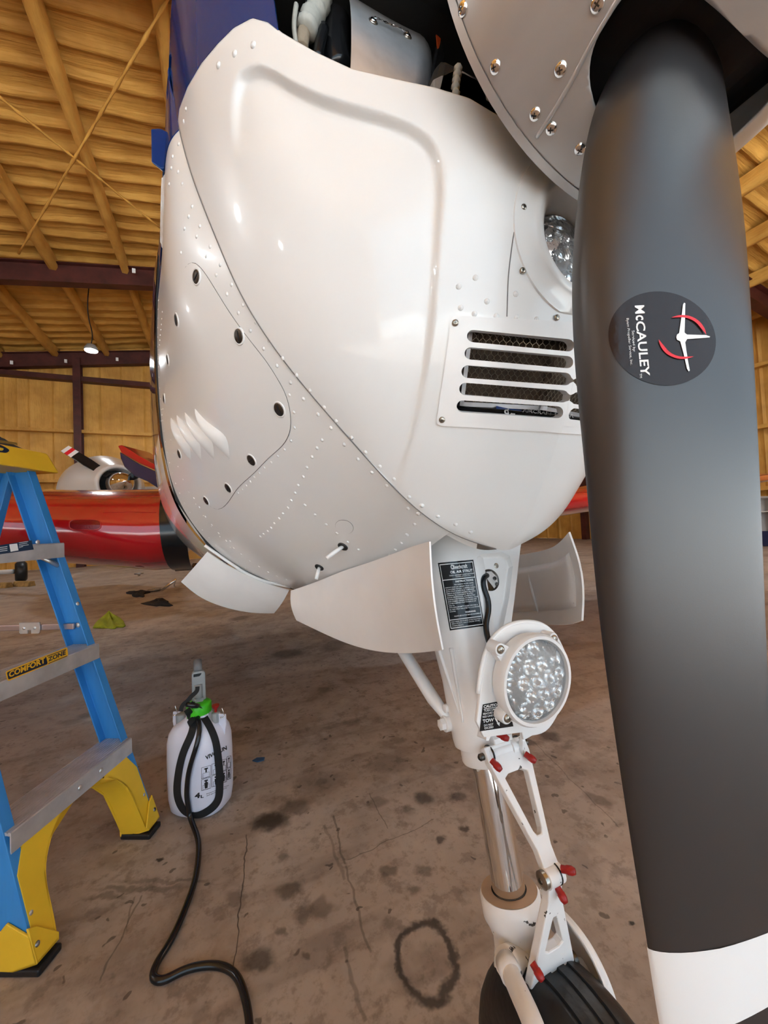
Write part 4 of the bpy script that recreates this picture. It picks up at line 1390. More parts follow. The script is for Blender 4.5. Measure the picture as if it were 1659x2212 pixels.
# white sleeved cable and dark hose on the outboard side
M['sleeve'] = mat('off white sleeve', (0.50, 0.48, 0.42), 0.8, bump=0.4, bscale=90, bdist=0.004, var=0.15, vscale=40)
M['sleeve_tan'] = mat('frayed tan sleeve', (0.36, 0.28, 0.2), 0.9, bump=0.6, bscale=150, bdist=0.004)
s = [at_y(x, y, .47) for x, y in ((700, -40), (690, 10), (672, 40), (660, 70))]
obj('cable_sleeve', tube(curve_pts(s, 20), [.0135 + .0012 * math.sin(k * 1.9) for k in range(20)], 12), M['sleeve'], plane, smooth=True)
s = [at_y(x, y, .472) for x, y in ((662, 60), (654, 80), (652, 105))]
obj('cable_core', tube(curve_pts(s, 10), .0085, 10), M['sleeve_tan'], plane, smooth=True)
s = [at_y(x, y, .462) for x, y in ((640, 10), (636, 40), (636, 70), (640, 95))]
obj('wire', tube(curve_pts(s, 14), .003, 8), M['sleeve'], plane, smooth=True)
s = [at_y(x, y, .465) for x, y in ((650, -20), (668, 18), (640, 30))]
obj('tie_string', tube(curve_pts(s, 10), .0016, 6), M['black'], plane)
s = [at_y(x, y, .49) for x, y in ((735, -30), (728, 20), (722, 60), (725, 120), (735, 165))]
obj('intake_hose', tube(curve_pts(s, 20), [.018, .018, .017, .016, .0165, .018, .021, .022, .022, .022, .022, .022, .022, .022, .022, .022, .022, .022, .022, .022], 16), M['black_gloss'], plane, smooth=True)
obj('hose_clamp', tube([at_y(729, 22, .489), at_y(727, 32, .489)], .0195, 18), M['dark_steel'], plane, smooth=True)
s = [at_y(x, y, .47) for x, y in ((700, 60), (690, 100), (686, 130))]
obj('hose', tube(curve_pts(s, 10), .007, 10), M['black_gloss'], plane, smooth=True)
# drive belt with an orange tip
def strip(pts_a, pts_b, t, name, m):
    A, B = curve_pts(pts_a, 14), curve_pts(pts_b, 14)
    G = np.array([[tuple(A[k]), tuple(B[k])] for k in range(14)])
    return obj(name, solid_grid(G, t), m, plane, smooth=True, autos=40)
y_ = .45
strip([at_y(x, y, y_) for x, y in ((953, 73), (946, 110), (938, 150), (934, 190))], [at_y(x, y, y_ + .015) for x, y in ((966, 74), (962, 110), (954, 150), (950, 190))], .004, 'drive_belt', M['rubber'])
strip([at_y(x, y, y_ - .002) for x, y in ((942, 75), (944, 90), (945, 105))], [at_y(x, y, y_) for x, y in ((953, 68), (952, 85), (948, 104))], .001, 'belt_tag', mat('orange tag', (0.75, 0.10, 0.02), 0.5))
strip([at_y(x, y, y_ + .02) for x, y in ((930, 78), (930, 110), (932, 150))], [at_y(x, y, y_ + .01) for x, y in ((942, 75), (943, 110), (938, 150))], .006, 'belt_guard', M['dark_steel'])
# grey cast bracket with sealant
br = [at_y(x, y, .40) for x, y in ((936, 170), (988, 145), (1005, 155), (1100, 215), (1110, 262), (1000, 220), (938, 196))]
obj('cast_bracket', prism(br, (0, .05, 0)), mat('grey primer casting', (0.33, 0.32, 0.31), 0.55, var=0.2, vscale=30), plane, bevel=.002)
sl_ = [at_y(x, y, .395) for x, y in ((990, 144), (988, 160), (985, 178), (984, 200), (987, 214))]
obj('sealant_bead', tube(curve_pts(sl_, 16), [.0045 + .0016 * math.sin(k * 2.1) for k in range(16)], 8), M['sleeve'], plane, smooth=True)
# ================================================================== nose gear (leg leans forward, on the centre line)
_a1, _a2 = at_x(1050, 1640, XC), at_x(1101, 1930, XC)     # two points measured on the chrome piston's axis
_k = (_a1.y - _a2.y) / (_a1.z - _a2.z)
def ax(t):      # leg axis, t = height z
    return Vector((XC, _a1.y + _k * (t - _a1.z), t))
AXD = (ax(.9) - ax(.3)).normalized()
def axz(py):    # height on the axis that shows at this pixel row
    lo, hi = .1, 1.0
    for _ in range(40):
        m_ = (lo + hi) / 2
        if proj(ax(m_))[1] > py: lo = m_
        else: hi = m_
    return lo
ZG = axz(1607)
G0 = ax(ZG)
LB = [(.036, .0), (.0455, .003), (.0470, .012), (.0475, .045), (.0490, .10), (.0560, .17), (.0585, .26), (.0600, .42)]
strut = obj('strut_barrel', lathe(LB, G0, AXD, 48), M['white_sat'], plane, smooth=True, autos=40)
tag(strut, 'white landing gear leg casting')
obj('gland_nut', lathe([(.0245, -.024), (.0360, -.023), (.0375, -.020), (.0375, .002)], G0, AXD, 40), M['white_sat'], strut, smooth=True, autos=40)
obj('strut_piston', lathe([(.0240, -.24), (.0240, .02)], G0, AXD, 48), M['chrome'], plane, smooth=True)
strB = bvh_of(lathe(LB, G0, AXD, 96))
# raised vertical ribs on the casting
for q in (((948, 1400), (992, 1540)), ((975, 1400), (1000, 1560))):
    pts = []
    for t in np.linspace(0, 1, 16):
        p, n = hit(strB, q[0][0] + (q[1][0] - q[0][0]) * t, q[0][1] + (q[1][1] - q[0][1]) * t, .0005)
        if p is not None: pts.append(p)
    if len(pts) > 3: obj('casting_rib', tube(pts, [.0035 * (1 - .6 * k / len(pts)) for k in range(len(pts))], 8), M['white_sat'], strut, smooth=True)
# forward web with a pressed pocket
WN = Vector((0, -AXD.z, AXD.y))
WP = ax(.75) + WN * .058
def web(px, py, off=0.0):      # face of the web: plate along the front of the leg
    return at_plane(px, py, WP + WN * off, WN)
wout = [(1006, 1140), (1128, 1160), (1124, 1185), (1112, 1290), (1100, 1380), (1082, 1480), (1068, 1570), (1056, 1600), (1050, 1600), (1056, 1500), (1052, 1400), (1044, 1330), (1030, 1240), (1020, 1195)]
pocket = [(1030, 1204), (1040, 1197), (1085, 1193), (1101, 1201), (1108, 1222), (1100, 1290), (1088, 1350), (1075, 1420), (1062, 1440), (1056, 1400), (1049, 1340), (1038, 1270), (1030, 1222)]
V2, F2 = fill_loops([wout, pocket])
fr_ = [web(x, y) for x, y in V2]
nO = len(wout)
A = [web(x, y) for x, y in wout]; B = [p - WN * .05 for p in A]
P1 = [web(x, y) for x, y in pocket]
cpk = sum(P1, Vector()) / len(P1)
P2 = [p.lerp(cpk, .08) - WN * .009 for p in P1]
nP = len(pocket)
webo = obj('leg_web', join((fr_, F2), (A + B, [(i, (i + 1) % nO, nO + (i + 1) % nO, nO + i) for i in range(nO)]), (P1 + P2, [(i, (i + 1) % nP, nP + (i + 1) % nP, nP + i) for i in range(nP)] + [tuple(range(nP, 2 * nP))])), M['white_sat'], strut, bevel=.003)
def pk(px, py, off=0.0): return at_plane(px, py, WP + WN * (-.009 + off), WN)
# the lightening hole: dark inside with a metal bracket
obj('lightening_hole', lathe([(.0005, .0004), (.0168, .0004), (.0172, .0016), (.0182, .0012), (.0184, -.001)], pk(1058, 1253), WN, 30), M['dark_steel'], strut, smooth=True)
c = pk(1061, 1253, .0012)
wu = AXD; wx = Vector((1, 0, 0))
obj('inner_bracket', prism([c + wx * a + wu * b for a, b in ((-.006, .0145), (.004, .0145), (.0130, .004), (.0125, -.007), (.003, -.0140), (-.004, -.003), (-.009, .006))], -WN * .0006), M['alu'], strut)
for a, b in ((.007, .002), (.009, -.008)):
    obj('nut', lathe([(.0034, 0), (.0034, .0022), (.001, .0024)], c + wx * a + wu * b, WN, 6), M['dark_steel'], strut)
for q in ((1035, 1225), (1072, 1222)):
    obj('bolt_hole', lathe([(.0046, .0003), (.0040, .001), (.0005, .0005)], pk(*q), WN, 16), M['steel'], strut, smooth=True)
cab = [pk(x, y, o_) for x, y, o_ in ((1052, 1243, .001), (1044, 1252, .008), (1045, 1268, .009), (1053, 1292, .010), (1055, 1320, .011), (1050, 1350, .013), (1053, 1375, .018), (1062, 1400, .030))]
obj('power_cable', tube(curve_pts(cab, 40), .0045, 12), M['black_gloss'], strut, smooth=True)
# placard wrapped on the barrel
def onbar(px, py, off=.0003):
    p, n = hit(strB, px, py, off)
    if p is None:
        p = at_y(px, py, .50)
    return p
PT = ((946, 1216), (1022, 1209), (1046, 1352), (972, 1362))       # corners tl tr br bl
def plac(u, v):
    x = (PT[0][0] * (1 - u) + PT[1][0] * u) * (1 - v) + (PT[3][0] * (1 - u) + PT[2][0] * u) * v
    y = (PT[0][1] * (1 - u) + PT[1][1] * u) * (1 - v) + (PT[3][1] * (1 - u) + PT[2][1] * u) * v
    return x, y
def pgrid(u0, v0, u1, v1, off, nu=16, nv=16):
    V = [onbar(*plac(u0 + (u1 - u0) * i / (nu - 1), v0 + (v1 - v0) * j / (nv - 1)), off) for i in range(nu) for j in range(nv)]
    return V, grid_faces(nu, nv)
obj('placard', pgrid(0, 0, 1, 1, .0004), M['placard'], strut, smooth=True)
ln = []
def ptext(s, u0, v1, u1, v0, bold=.012):
    ln.append(text_vf(s, (u0, v1), (u1 - u0, 0), (0, v0 - v1), lambda u, v: onbar(*plac(u, v), .0008), bold))
def pline(u0, v0, u1, v1):
    ln.append(pgrid(u0, v0, u1, v1, .0008, 14, 3) if (u1 - u0) > (v1 - v0) else pgrid(u0, v0, u1, v1, .0008, 2, 14))
pline(.04, .025, .97, .037); pline(.04, .965, .97, .977); pline(.04, .03, .055, .97); pline(.05, .255, .97, .266); pline(.05, .845, .97, .856); pline(.955, .03, .97, .97)
ptext('Beechcraft', .40, .115, .80, .05, .02); ptext('O', .34, .115, .42, .045, .03)
ptext('OIL AIR STRUT', .30, .175, .93, .135, .025); ptext('BEECH AIRCRAFT CORPORATION', .26, .212, .95, .195); ptext('WICHITA, KANSAS U.S.A.', .42, .238, .85, .222)
ptext('INSTRUCTIONS', .40, .312, .90, .283, .025); ptext('TO CHECK FLUID LEVEL', .35, .350, .9, .334)
body = ['REMOVE VALVE CAP, DEPRESS VALVE CORE', 'ALLOW STRUT TO FULLY COMPRESS. RAISE &', 'BLOCK STRUT 1/4 INCH FROM COMPRESSED', 'REMOVE VALVE BODY ASSEMBLY. FILL WITH', 'HYDRAULIC OIL CONFORMING TO LATEST', 'MANUAL SPECIFICATIONS. SLOWLY EXTEND', 'FROM BLOCKED POSITION AND INSTALL VALVE', 'BODY ASSEMBLY. DEPRESS VALVE CORE AND', 'FLUTTER COMPRESS STRUT TO REMOVE AIR', 'AND OIL.', 'WITH AIRPLANE EMPTY EXCEPT FOR FUEL &', 'OIL KEEP STRUT INFLATED TO 3-1/2 INCHES', 'SHOWING.']
for k, s in enumerate(body):
    ptext(s, .09, .385 + k * .0295, .09 + .86 * len(s) / 39, .368 + k * .0295, .008)
ptext('WARNING', .52, .775, .82, .748, .025); ptext('RELEASE AIR IN STRUT BEFORE DISASSEMBLY', .2, .812, .95, .794)
for k, s in enumerate(['BUILT UNDER ONE OR MORE OF THE FOLLOWING', 'BEECH PATENTS- 2268137, 2932286. OTHER', 'PATENTS PENDING.']):
    ptext(s, .09, .890 + k * .03, .09 + .86 * len(s) / 41, .872 + k * .03, .008)
obj('placard_lettering', join(*ln), M['decal_white'], strut, fixn=False)
# drag brace and bolts
bp_, bn_ = hit(strB, 968, 1548, 0)
if bp_ is None: bp_ = at_x(968, 1548, XC - .045)
xb = bp_.x
obj('drag_brace', tube([at_x(968, 1552, xb), at_x(935, 1508, xb - .004), at_x(872, 1408, xb - .012), at_x(836, 1350, xb - .016)], [.008, .0115, .0115, .0115], 16), M['white_sat'], plane, smooth=True)
hb = at_x(962, 1563, xb - .006)
obj('hex_bolt', join(lathe([(.0125, -.010), (.0125, .002), (.0115, .003)], hb, (-1, 0, 0), 20, caps=True), lathe([(.0090, .003), (.0090, .010), (.0065, .011)], hb, (-1, 0, 0), 6, caps=True)), M['white_sat'], strut, autos=30)
hb2 = at_x(962, 1530, xb - .004)
obj('bolt_boss', lathe([(.0065, -.008), (.0065, .002), (.005, .003)], hb2, (-1, 0, 0), 16, caps=True), M['white_sat'], strut, smooth=True, autos=40)
# steering collar / bracket block below the light
# ---- taxi light
LC = at_x(1157, 1468, XC)
tl = obj('taxi_light', lathe([(.047, .018), (.0575, .016), (.0600, .006), (.0600, -.002), (.0575, -.006), (.0535, -.006), (.0525, -.0005), (.050, .004)], LC, (0, 1, 0), 56), M['white_sat'], plane, smooth=True, autos=50)
tag(tl, 'round taxi light in a white ring on the gear leg')
M['lens_taxi'] = mat('stippled clear lens', (0.93, 0.95, 0.97), 0.16, trans=0.72, ior=1.35, bump=0.4, bscale=380, bdist=0.002)
obj('lens', lathe([(.0520, .001), (.0505, -.0035), (.036, -.0075), (.018, -.0095), (.0005, -.010)], LC, (0, 1, 0), 48), M['lens_taxi'], tl, smooth=True)
obj('reflector', lathe([(.0515, .004), (.046, .014), (.001, .018)], LC, (0, 1, 0), 40), mat('bright reflector', (0.85, 0.86, 0.88), .25, .9), tl, smooth=True)
cell = mesh_data('lamp_cell', *lathe([(1, 0), (.82, .7), (.35, 1.0), (.02, 1.02)], (0, 0, 0), (0, 1, 0), 16), M['chrome'], True)
pos = [(0, 0)] + [(.021 * math.cos(a), .021 * math.sin(a)) for a in np.arange(6) * math.pi / 3] + [(.0395 * math.cos(a), .0395 * math.sin(a)) for a in np.arange(12) * math.pi / 6]
for a, b in pos:
    inst('lamp_cell', cell, Matrix.Translation((LC.x + a, LC.y + .004, LC.z + b)) @ Matrix.Scale(.0098, 4), tl)
# bracket plate behind the light, running down to the torque link hinge
yb2 = LC.y + .019
def bk(px, py): return at_y(px, py, yb2)
bo = [bk(x, y) for x, y in [(1036, 1665), (1024, 1625), (1030, 1560), (1040, 1480), (1048, 1430), (1060, 1395), (1082, 1366), (1110, 1350), (1140, 1345), (1172, 1350), (1200, 1372), (1218, 1405), (1224, 1450), (1222, 1500), (1205, 1545), (1180, 1580), (1150, 1590), (1134, 1600), (1132, 1580), (1040, 1590), (1040, 1665)]]
bo = [Vector(p) for p in curve_pts(bo[2:17], 50)] + [bk(1132, 1600), bk(1128, 1583), bk(1046, 1594)]
obj('bracket_plate', prism(bo, (0, .006, 0)), M['white_sat'], tl, bevel=.0015)
rim = [p + Vector((0, .004, 0)) for p in curve_pts([bk(x, y) for x, y in [(1037, 1500), (1047, 1432), (1060, 1395), (1082, 1366), (1110, 1350), (1140, 1345), (1172, 1350), (1200, 1372), (1220, 1410)]], 40) for p in [Vector(p)]]
obj('bracket_rim', tube(rim, .0035, 8), M['white_sat'], tl, smooth=True)
# cheeks of the bracket (side plates down to the hinge pin)
for (pts, xx) in (([(1036, 1480), (1040, 1590), (1042, 1660), (1030, 1668), (1020, 1632), (1024, 1560)], XC - .0255), ([(1128, 1575), (1134, 1600), (1132, 1640), (1120, 1640)], XC + .0255)):
    V = [at_x(x, y, xx) for x, y in pts]
    obj('bracket_cheek', prism(V, (.004 if xx < XC else -.004, 0, 0)), M['white_sat'], tl, bevel=.001)
for q in ((1081, 1403), (1196, 1380), (1096, 1551)):
    p = at_y(*q, LC.y + .002)
    d = (Vector((LC.x, p.y, LC.z)) - p)
    obj('mounting_lug', join(lathe([(.0085, .018), (.0085, .002), (.0078, 0), (.0005, 0)], p, (0, 1, 0), 20), prism([p + Vector((0, .003, 0)) + d.normalized().cross(Vector((0, 1, 0))) * s * .008 for s in (-1, 1)] + [p + Vector((0, .003, 0)) + d * .35 + d.normalized().cross(Vector((0, 1, 0))) * s * .014 for s in (1, -1)], (0, .012, 0))), M['white_sat'], tl, autos=35)
    inst('screw', scr_me, frame_mtx(p - Vector((0, .0005, 0)), (0, -1, 0), s=.0056), tl)
# caution placard on the bracket
CP = ((1042, 1522), (1080, 1514), (1110, 1570), (1036, 1580))
pl = [(1043, 1522), (1081, 1514), (1093, 1530), (1090, 1548), (1107, 1560), (1109, 1569), (1036, 1580)]
V2, F2 = fill_loops([pl])
yp = yb2 - .0006
obj('caution_placard', ([at_y(x, y, yp) for x, y in V2], F2), M['placard'], tl)
ct = []
for s, x0, y0, w, h, b in (('CAUTION', 1045, 1530, 35, 6.2, .03), ('TURN LIMITS', 1046, 1538, 30, 4.2, .01), ('REACHED WHEN', 1044, 1544.5, 38, 4.2, .01), ('RED LINES ALIGN', 1043, 1551, 39, 4.2, .01), ('TOW', 1043, 1562, 24, 7.5, .03), ('DO NOT', 1046, 1569.5, 20, 4.4, .01), ('EXCEED', 1047, 1575.5, 19, 4.4, .01)):
    ct.append(text_vf(s, (x0, y0), (w, -w * .17), (-.4, -h), lambda x, y: at_y(x, y, yp - .0004), b))
for qd in ([(1045, 1531.5), (1080, 1525.5), (1080, 1526.6), (1045, 1532.7)], [(1068, 1551.5), (1072, 1550.5), (1077, 1562), (1075, 1563)], [(1073, 1562.5), (1079.5, 1560), (1079, 1568.5)]):
    ct.append(([at_y(x, y, yp - .0004) for x, y in qd], [tuple(range(len(qd)))]))
obj('caution_lettering', join(*ct), M['decal_white'], tl, fixn=False)
# ---- torque links
UH = at_x(1092, 1622, XC); KN = at_x(1193, 1890, XC); LH = at_x(1188, 2104, XC)
def link(a, b, wa, wb, holes, name, label, th=.012):
    """flat A-shaped link between hinge a (wide) and hinge b (narrow)"""
    d = (b - a); L = d.length; d.normalize()
    X = Vector((1, 0, 0)); n = X.cross(d).normalized()
    if n.y > 0: n = -n
    outer = [(-wa, -.012), (wa, -.012), (wa, .008), (wb, L - .028), (wb * 1.0, L + .004), (-wb, L + .004), (-wb, L - .028), (-wa, .008)]
    V2, F2 = fill_loops([outer] + holes)
    f = lambda u, v, w: a + X * u + d * v + n * w
    V = [f(u, v, th / 2) for u, v in V2]; Vb = [f(u, v, -th / 2) for u, v in V2]
    parts = [(V, F2), (Vb, [tuple(reversed(q)) for q in F2])]
    for lp in [outer] + holes:
        m = len(lp)
        parts.append(([f(u, v, th / 2) for u, v in lp] + [f(u, v, -th / 2) for u, v in lp], [(i, (i + 1) % m, m + (i + 1) % m, m + i) for i in range(m)]))
    o = obj(name, join(*parts), M['white_chip'], plane, bevel=.0018)
    bm = bmesh.new(); bm.from_mesh(o.data); bmesh.ops.remove_doubles(bm, verts=bm.verts, dist=1e-5); bmesh.ops.recalc_face_normals(bm, faces=bm.faces); bm.to_mesh(o.data); bm.free()
    tag(o, label)
    return o, f, n
L1 = (KN - UH).length; L2 = (KN - LH).length
def tri(w0, v0, w1, v1, n=6):
    return [(-w0, v0), (-w0 * .6, v0 - .004), (w0 * .6, v0 - .004), (w0, v0), (w1 * 1.2, v1 - .006), (w1 * .6, v1), (-w1 * .6, v1), (-w1 * 1.2, v1 - .006)]
ul, fu, nu_ = link(UH, KN, .037, .0120, [tri(.0200, .030, .0060, L1 * .70)], 'torque_link', 'white upper torque link with a long slot')
ll, flk, nl_ = link(LH, KN, .037, .0115, [tri(.0150, .045, .004, L2 * .62)], 'torque_link', 'chipped white lower torque link above the tyre')
def pin(c, half, r, parent, name='hinge_pin', m='white_chip'):
    return obj(name, lathe([(r * .6, -half - .002), (r, -half), (r, half), (r * .6, half + .002)], c, (1, 0, 0), 20, caps=True), M[m], parent, smooth=True, autos=40)
pin(UH + Vector((0, .004, 0)), .030, .0105, ul); pin(UH + Vector((.014, .004, 0)), .004, .0125, ul, 'hinge_collar')
pin(UH + Vector((0, .004, 0)), .043, .0048, ul, 'hinge_bolt', 'dark_steel')
pin(KN, .012, .0115, ul, 'knee_bush', 'white_chip'); pin(KN - Vector((.014, 0, 0)), .004, .0100, ul, 'knee_nut', 'steel'); pin(KN, .019, .0045, ul, 'knee_bolt', 'dark_steel')
obj('knee_seal', lathe([(.0105, 0), (.0122, .0006), (.0122, .0022), (.0105, .003)], KN + Vector((.004, 0, 0)), (1, 0, 0), 24), M['grease'], ul, smooth=True)
pin(LH, .026, .0115, ll); pin(LH, .044, .005, ll, 'hinge_bolt', 'dark_steel'); pin(LH + Vector((.041, 0, 0)), .003, .0085, ll, 'hinge_nut', 'dark_steel')
cap_prof = [(.0042, 0), (.0042, .006), (.0050, .007), (.0050, .0125), (.0034, .0165), (.0005, .017)]
capme = mesh_data('grease_cap', *lathe(cap_prof, (0, 0, 0), (0, 0, 1), 14), M['red_plastic'], True)
def gcap(px, py, base_x, base_y, d, parent):
    p = at_y(px, py, base_y)
    inst('grease_cap', capme, frame_mtx(p, d), parent)
gcap(1075, 1585, 0, UH.y - .010, (.35, -.9, -.1), tl)
gcap(1062, 1642, 0, UH.y - .016, (.25, -.8, -.45), ul)
gcap(1134, 1628, 0, UH.y - .014, (.45, -.8, -.4), ul)
gcap(1213, 1877, 0, KN.y - .010, (.5, -.8, .25), ul)
gcap(1203, 1915, 0, KN.y - .004, (.15, -.65, -.75), ll)
gcap(1150, 2080, 0, LH.y - .010, (.1, -.9, -.45), ll)
# dirty grease rings round the hinges
for c, par, xs in ((UH + Vector((0, .004, 0)), ul, (-.027, .0265)), (LH, ll, (-.026, .026))):
    for x in xs:
        obj('grease_ring', lathe([(.0100, 0), (.0126, .0006), (.0124, .002), (.0100, .0026)], c + Vector((x, 0, 0)), (1, 0, 0), 20), M['grease'], par, smooth=True)
# lug behind the upper hinge, on the leg
obj('link_lug', prism([ax(.60) + Vector((-.017, -.02, 0)), UH + Vector((-.017, .004, .018)), UH + Vector((-.017, -.004, 0)), UH + Vector((-.017, .006, -.014)), ax(.555) + Vector((-.017, -.02, 0))], (.034, 0, 0)), M['white_chip'], strut, bevel=.002)
# ---- fork: collar, neck, arms and two tubes
ZC = axz(1938)
CB = ax(ZC)
fork = obj('wheel_fork', lathe([(.0248, .006), (.0248, .010), (.0405, .010), (.0430, .006), (.0430, -.018), (.039, -.026), (.0335, -.042), (.0345, -.060), (.040, -.082), (.043, -.100), (.036, -.115)], CB, AXD, 48), M['white_chip'], plane, smooth=True, autos=45)
tag(fork, 'chipped white wheel fork crown and tubes')
obj('wiper_ring', lathe([(.0244, .0105), (.0405, .0108)], CB, AXD, 40), mat('beige washer', (0.52, 0.40, 0.31), 0.6), fork)
obj('gland_gap', lathe([(.0243, .0112), (.0256, .0112)], CB, AXD, 40), M['black'], fork)
AXLE = Vector((XC, .357, .163))
for s, q0, q1 in ((-1, (1096, 2086), (1152, 2214)), (1, (1250, 2100), (1318, 2214))):
    a = at_x(*q0, XC - .050 if s < 0 else XC + .052); b = at_x(*q1, XC - .074 if s < 0 else XC + .074)
    mid = a.lerp(b, .5)
    low = Vector((XC + s * .082, AXLE.y - .005, AXLE.z))
    arm0 = CB - AXD * (.085 if s < 0 else .080)
    arm = curve_pts([arm0, arm0.lerp(a, .55) + Vector((0, 0, .004)), a + (a - b).normalized() * .006], 12)
    obj('fork_arm', tube(arm, [.030 - .014 * k / 11 for k in range(12)], 18), M['white_chip'], fork, smooth=True)
    obj('fork_tube', tube(curve_pts([a, mid, b, low], 24), .0118, 18), M['white_chip'], fork, smooth=True)
    obj('tube_clamp', tube([a - (b - a).normalized() * .006, a + (b - a).normalized() * .014], .0138, 18), M['white_chip'], fork, smooth=True)
    obj('axle_nut', lathe([(.016, 0), (.016, .008), (.010, .012)], AXLE + Vector((s * .088, 0, 0)), (s, 0, 0), 6, caps=True), M['steel'], fork)
lg = CB - AXD * .088
obj('link_lug', prism([LH + Vector((-.022, .0, .012)), LH + Vector((-.022, -.010, 0)), LH + Vector((-.022, 0, -.012)), lg + Vector((-.022, -.01, -.02)), lg + Vector((-.022, -.01, .02))], (.044, 0, 0)), M['white_chip'], fork, bevel=.003)
# ---- tyre and wheel
tp = []
for k in range(41):
    a = -math.pi + 2 * math.pi * k / 40 * .5 + math.pi / 2
for_prof = [(.070, -.050), (.090, -.058), (.115, -.0635), (.135, -.063), (.152, -.056), (.165, -.045), (.1735, -.032), (.1765, -.024), (.1735, -.0225), (.1735, -.0185), (.1772, -.017), (.1778, -.006), (.1745, -.0045), (.1745, .0045), (.1778, .006), (.1772, .017), (.1735, .0185), (.1735, .0225), (.1765, .024), (.1735, .032), (.165, .045), (.152, .056), (.135, .063), (.115, .0635), (.090, .058), (.070, .050)]
for_prof = [(r * .163 / .178, w * .97) for r, w in for_prof]
tyre = obj('tyre', lathe(for_prof, AXLE, (1, 0, 0), 96), M['rubber'], plane, smooth=True, autos=50)
obj('wheel_hub', lathe([(.015, -.058), (.045, -.055), (.070, -.045), (.072, -.03), (.072, .03), (.070, .045), (.045, .055), (.015, .058)], AXLE, (1, 0, 0), 40), M['white_sat'], plane, smooth=True, autos=40)
# curved white mudguard flange on the far side
mo = curve_pts([(1166, 1922), (1205, 1958), (1247, 2005), (1287, 2070), (1316, 2140), (1338, 2225), (1345, 2280)], 40)
mi = curve_pts([(1172, 1990), (1203, 2022), (1238, 2070), (1268, 2125), (1292, 2180), (1306, 2235), (1312, 2280)], 40)
G = []
for k in range(40):
    a, b = at_x(*mo[k], XC + .060), at_x(*mi[k], XC + .074)
    dd = (a - b).normalized()
    G.append([tuple(a + Vector((-.006, 0, 0)) + dd * .002), tuple(a), tuple(a.lerp(b, .22) + Vector((.001, 0, 0))), tuple(a.lerp(b, .30) + Vector((.012, 0, 0))), tuple(a.lerp(b, .65) + Vector((.012, 0, 0))), tuple(b)])
mg = obj('mudguard', solid_grid(np.array(G), .002), M['white_sat'], plane, smooth=True, autos=35)
tag(mg, 'white curved mudguard flange beside the tyre')
# ================================================================== spinner and propeller
HUB = Vector((XC, .205, 1.405))
SPB = .262                                             # y of the spinner's rear edge
def spin_prof():
    out = []
    for t in np.linspace(0, 1, 110) ** 1.15:
        h = .40 * t
        r = .188 * (1 - t ** 1.75) ** .66
        out.append((max(.0006, r), h))
    return out
V, F = [], []
pr = spin_prof(); NSG = 240
for r, h in pr:
    for k in range(NSG):
        a = 2 * math.pi * k / NSG
        V.append(Vector((HUB.x + r * math.sin(a), SPB - h, HUB.z - r * math.cos(a))))
CUTC = None
for i in range(len(pr) - 1):
    for k in range(NSG):
        q = (i * NSG + k, i * NSG + (k + 1) % NSG, (i + 1) * NSG + (k + 1) % NSG, (i + 1) * NSG + k)
        F.append(q)
spinFull = bvh_of((V, F))
# blade openings: round holes about each blade axis, wide enough for the twisted root
CA, CB_, CYY = .108, .041, .1765
def cut_q(c):
    for ang in (0, 2 * math.pi / 3, -2 * math.pi / 3):
        d = Vector((math.sin(ang), 0, -math.cos(ang)))
        rel = c - HUB
        if rel.dot(d) < 0.02: continue
        side = d.cross(Vector((0, 1, 0)))
        u, v = rel.dot(side) / (CA if rel.dot(side) < 0 else CA * .52), (c.y - CYY) / CB_
        q = (abs(u) ** 3 + abs(v) ** 3) ** (1 / 3)
        if q < 1.15: return q, d, side
    return None
ph_ = [h for r, h in pr]; prr = [r for r, h in pr]
def rad_at(y): return float(np.interp(SPB - y, ph_, prr))
qv = [cut_q(v) for v in V]
Fs = [f for f in F if not all(qv[i] is not None and qv[i][0] < 1 for i in f)]
used = set(i for f in Fs for i in f)
for i in used:
    if qv[i] is not None and qv[i][0] < 1:
        q, d, side = qv[i]
        rel = V[i] - HUB
        u = rel.dot(side) / q; y = CYY + (V[i].y - CYY) / q
        r = rad_at(y)
        w = math.sqrt(max(1e-6, r * r - u * u))
        V[i] = Vector((HUB.x, y, HUB.z)) + side * u + d * w
spinner = obj('spinner', (V, Fs), M['alu_spin'], plane, smooth=True)
sm = spinner.modifiers.new('solid', 'SOLIDIFY'); sm.thickness = .002; sm.offset = -1
tag(spinner, 'scuffed bare aluminium spinner with chrome cross-head screws')
obj('spinner_bulkhead', lathe([(.189, .0), (.189, .008), (.184, .010), (.03, .010)], (HUB.x, SPB - .002, HUB.z), (0, 1, 0), 90), M['alu'], spinner, smooth=True, autos=40)
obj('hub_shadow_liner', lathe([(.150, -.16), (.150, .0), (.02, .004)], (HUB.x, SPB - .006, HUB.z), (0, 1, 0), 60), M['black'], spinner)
obj('propeller_hub', lathe([(.05, -.10), (.075, -.06), (.075, .05), (.05, .06)], (HUB.x, HUB.y - .01, HUB.z), (0, 1, 0), 30, caps=True), M['dark_in'], spinner)
for q in ((1000, 20), (1070, 145), (1211, 150), (1156, 247), (1191, 278), (1253, 322), (1291, 8)):
    p, n = hit(spinFull, *q)
    if p is not None:
        inst('screw', scr_ch, frame_mtx(p, n, up=(random.random(), .2, random.random()), s=.0052), spinner)
# raised joint strip on the spinner
js = [(1352, -30), (1325, 15), (1280, 90), (1240, 165), (1205, 225), (1178, 268), (1160, 295)]
jp = []
for q in curve_pts(js, 30):
    p, n = hit(spinFull, *q, .0006)
    if p is not None: jp.append(p)
if len(jp) > 4: obj('joint_strip', tube(jp, .0018, 8), M['alu_spin'], spinner, smooth=True)
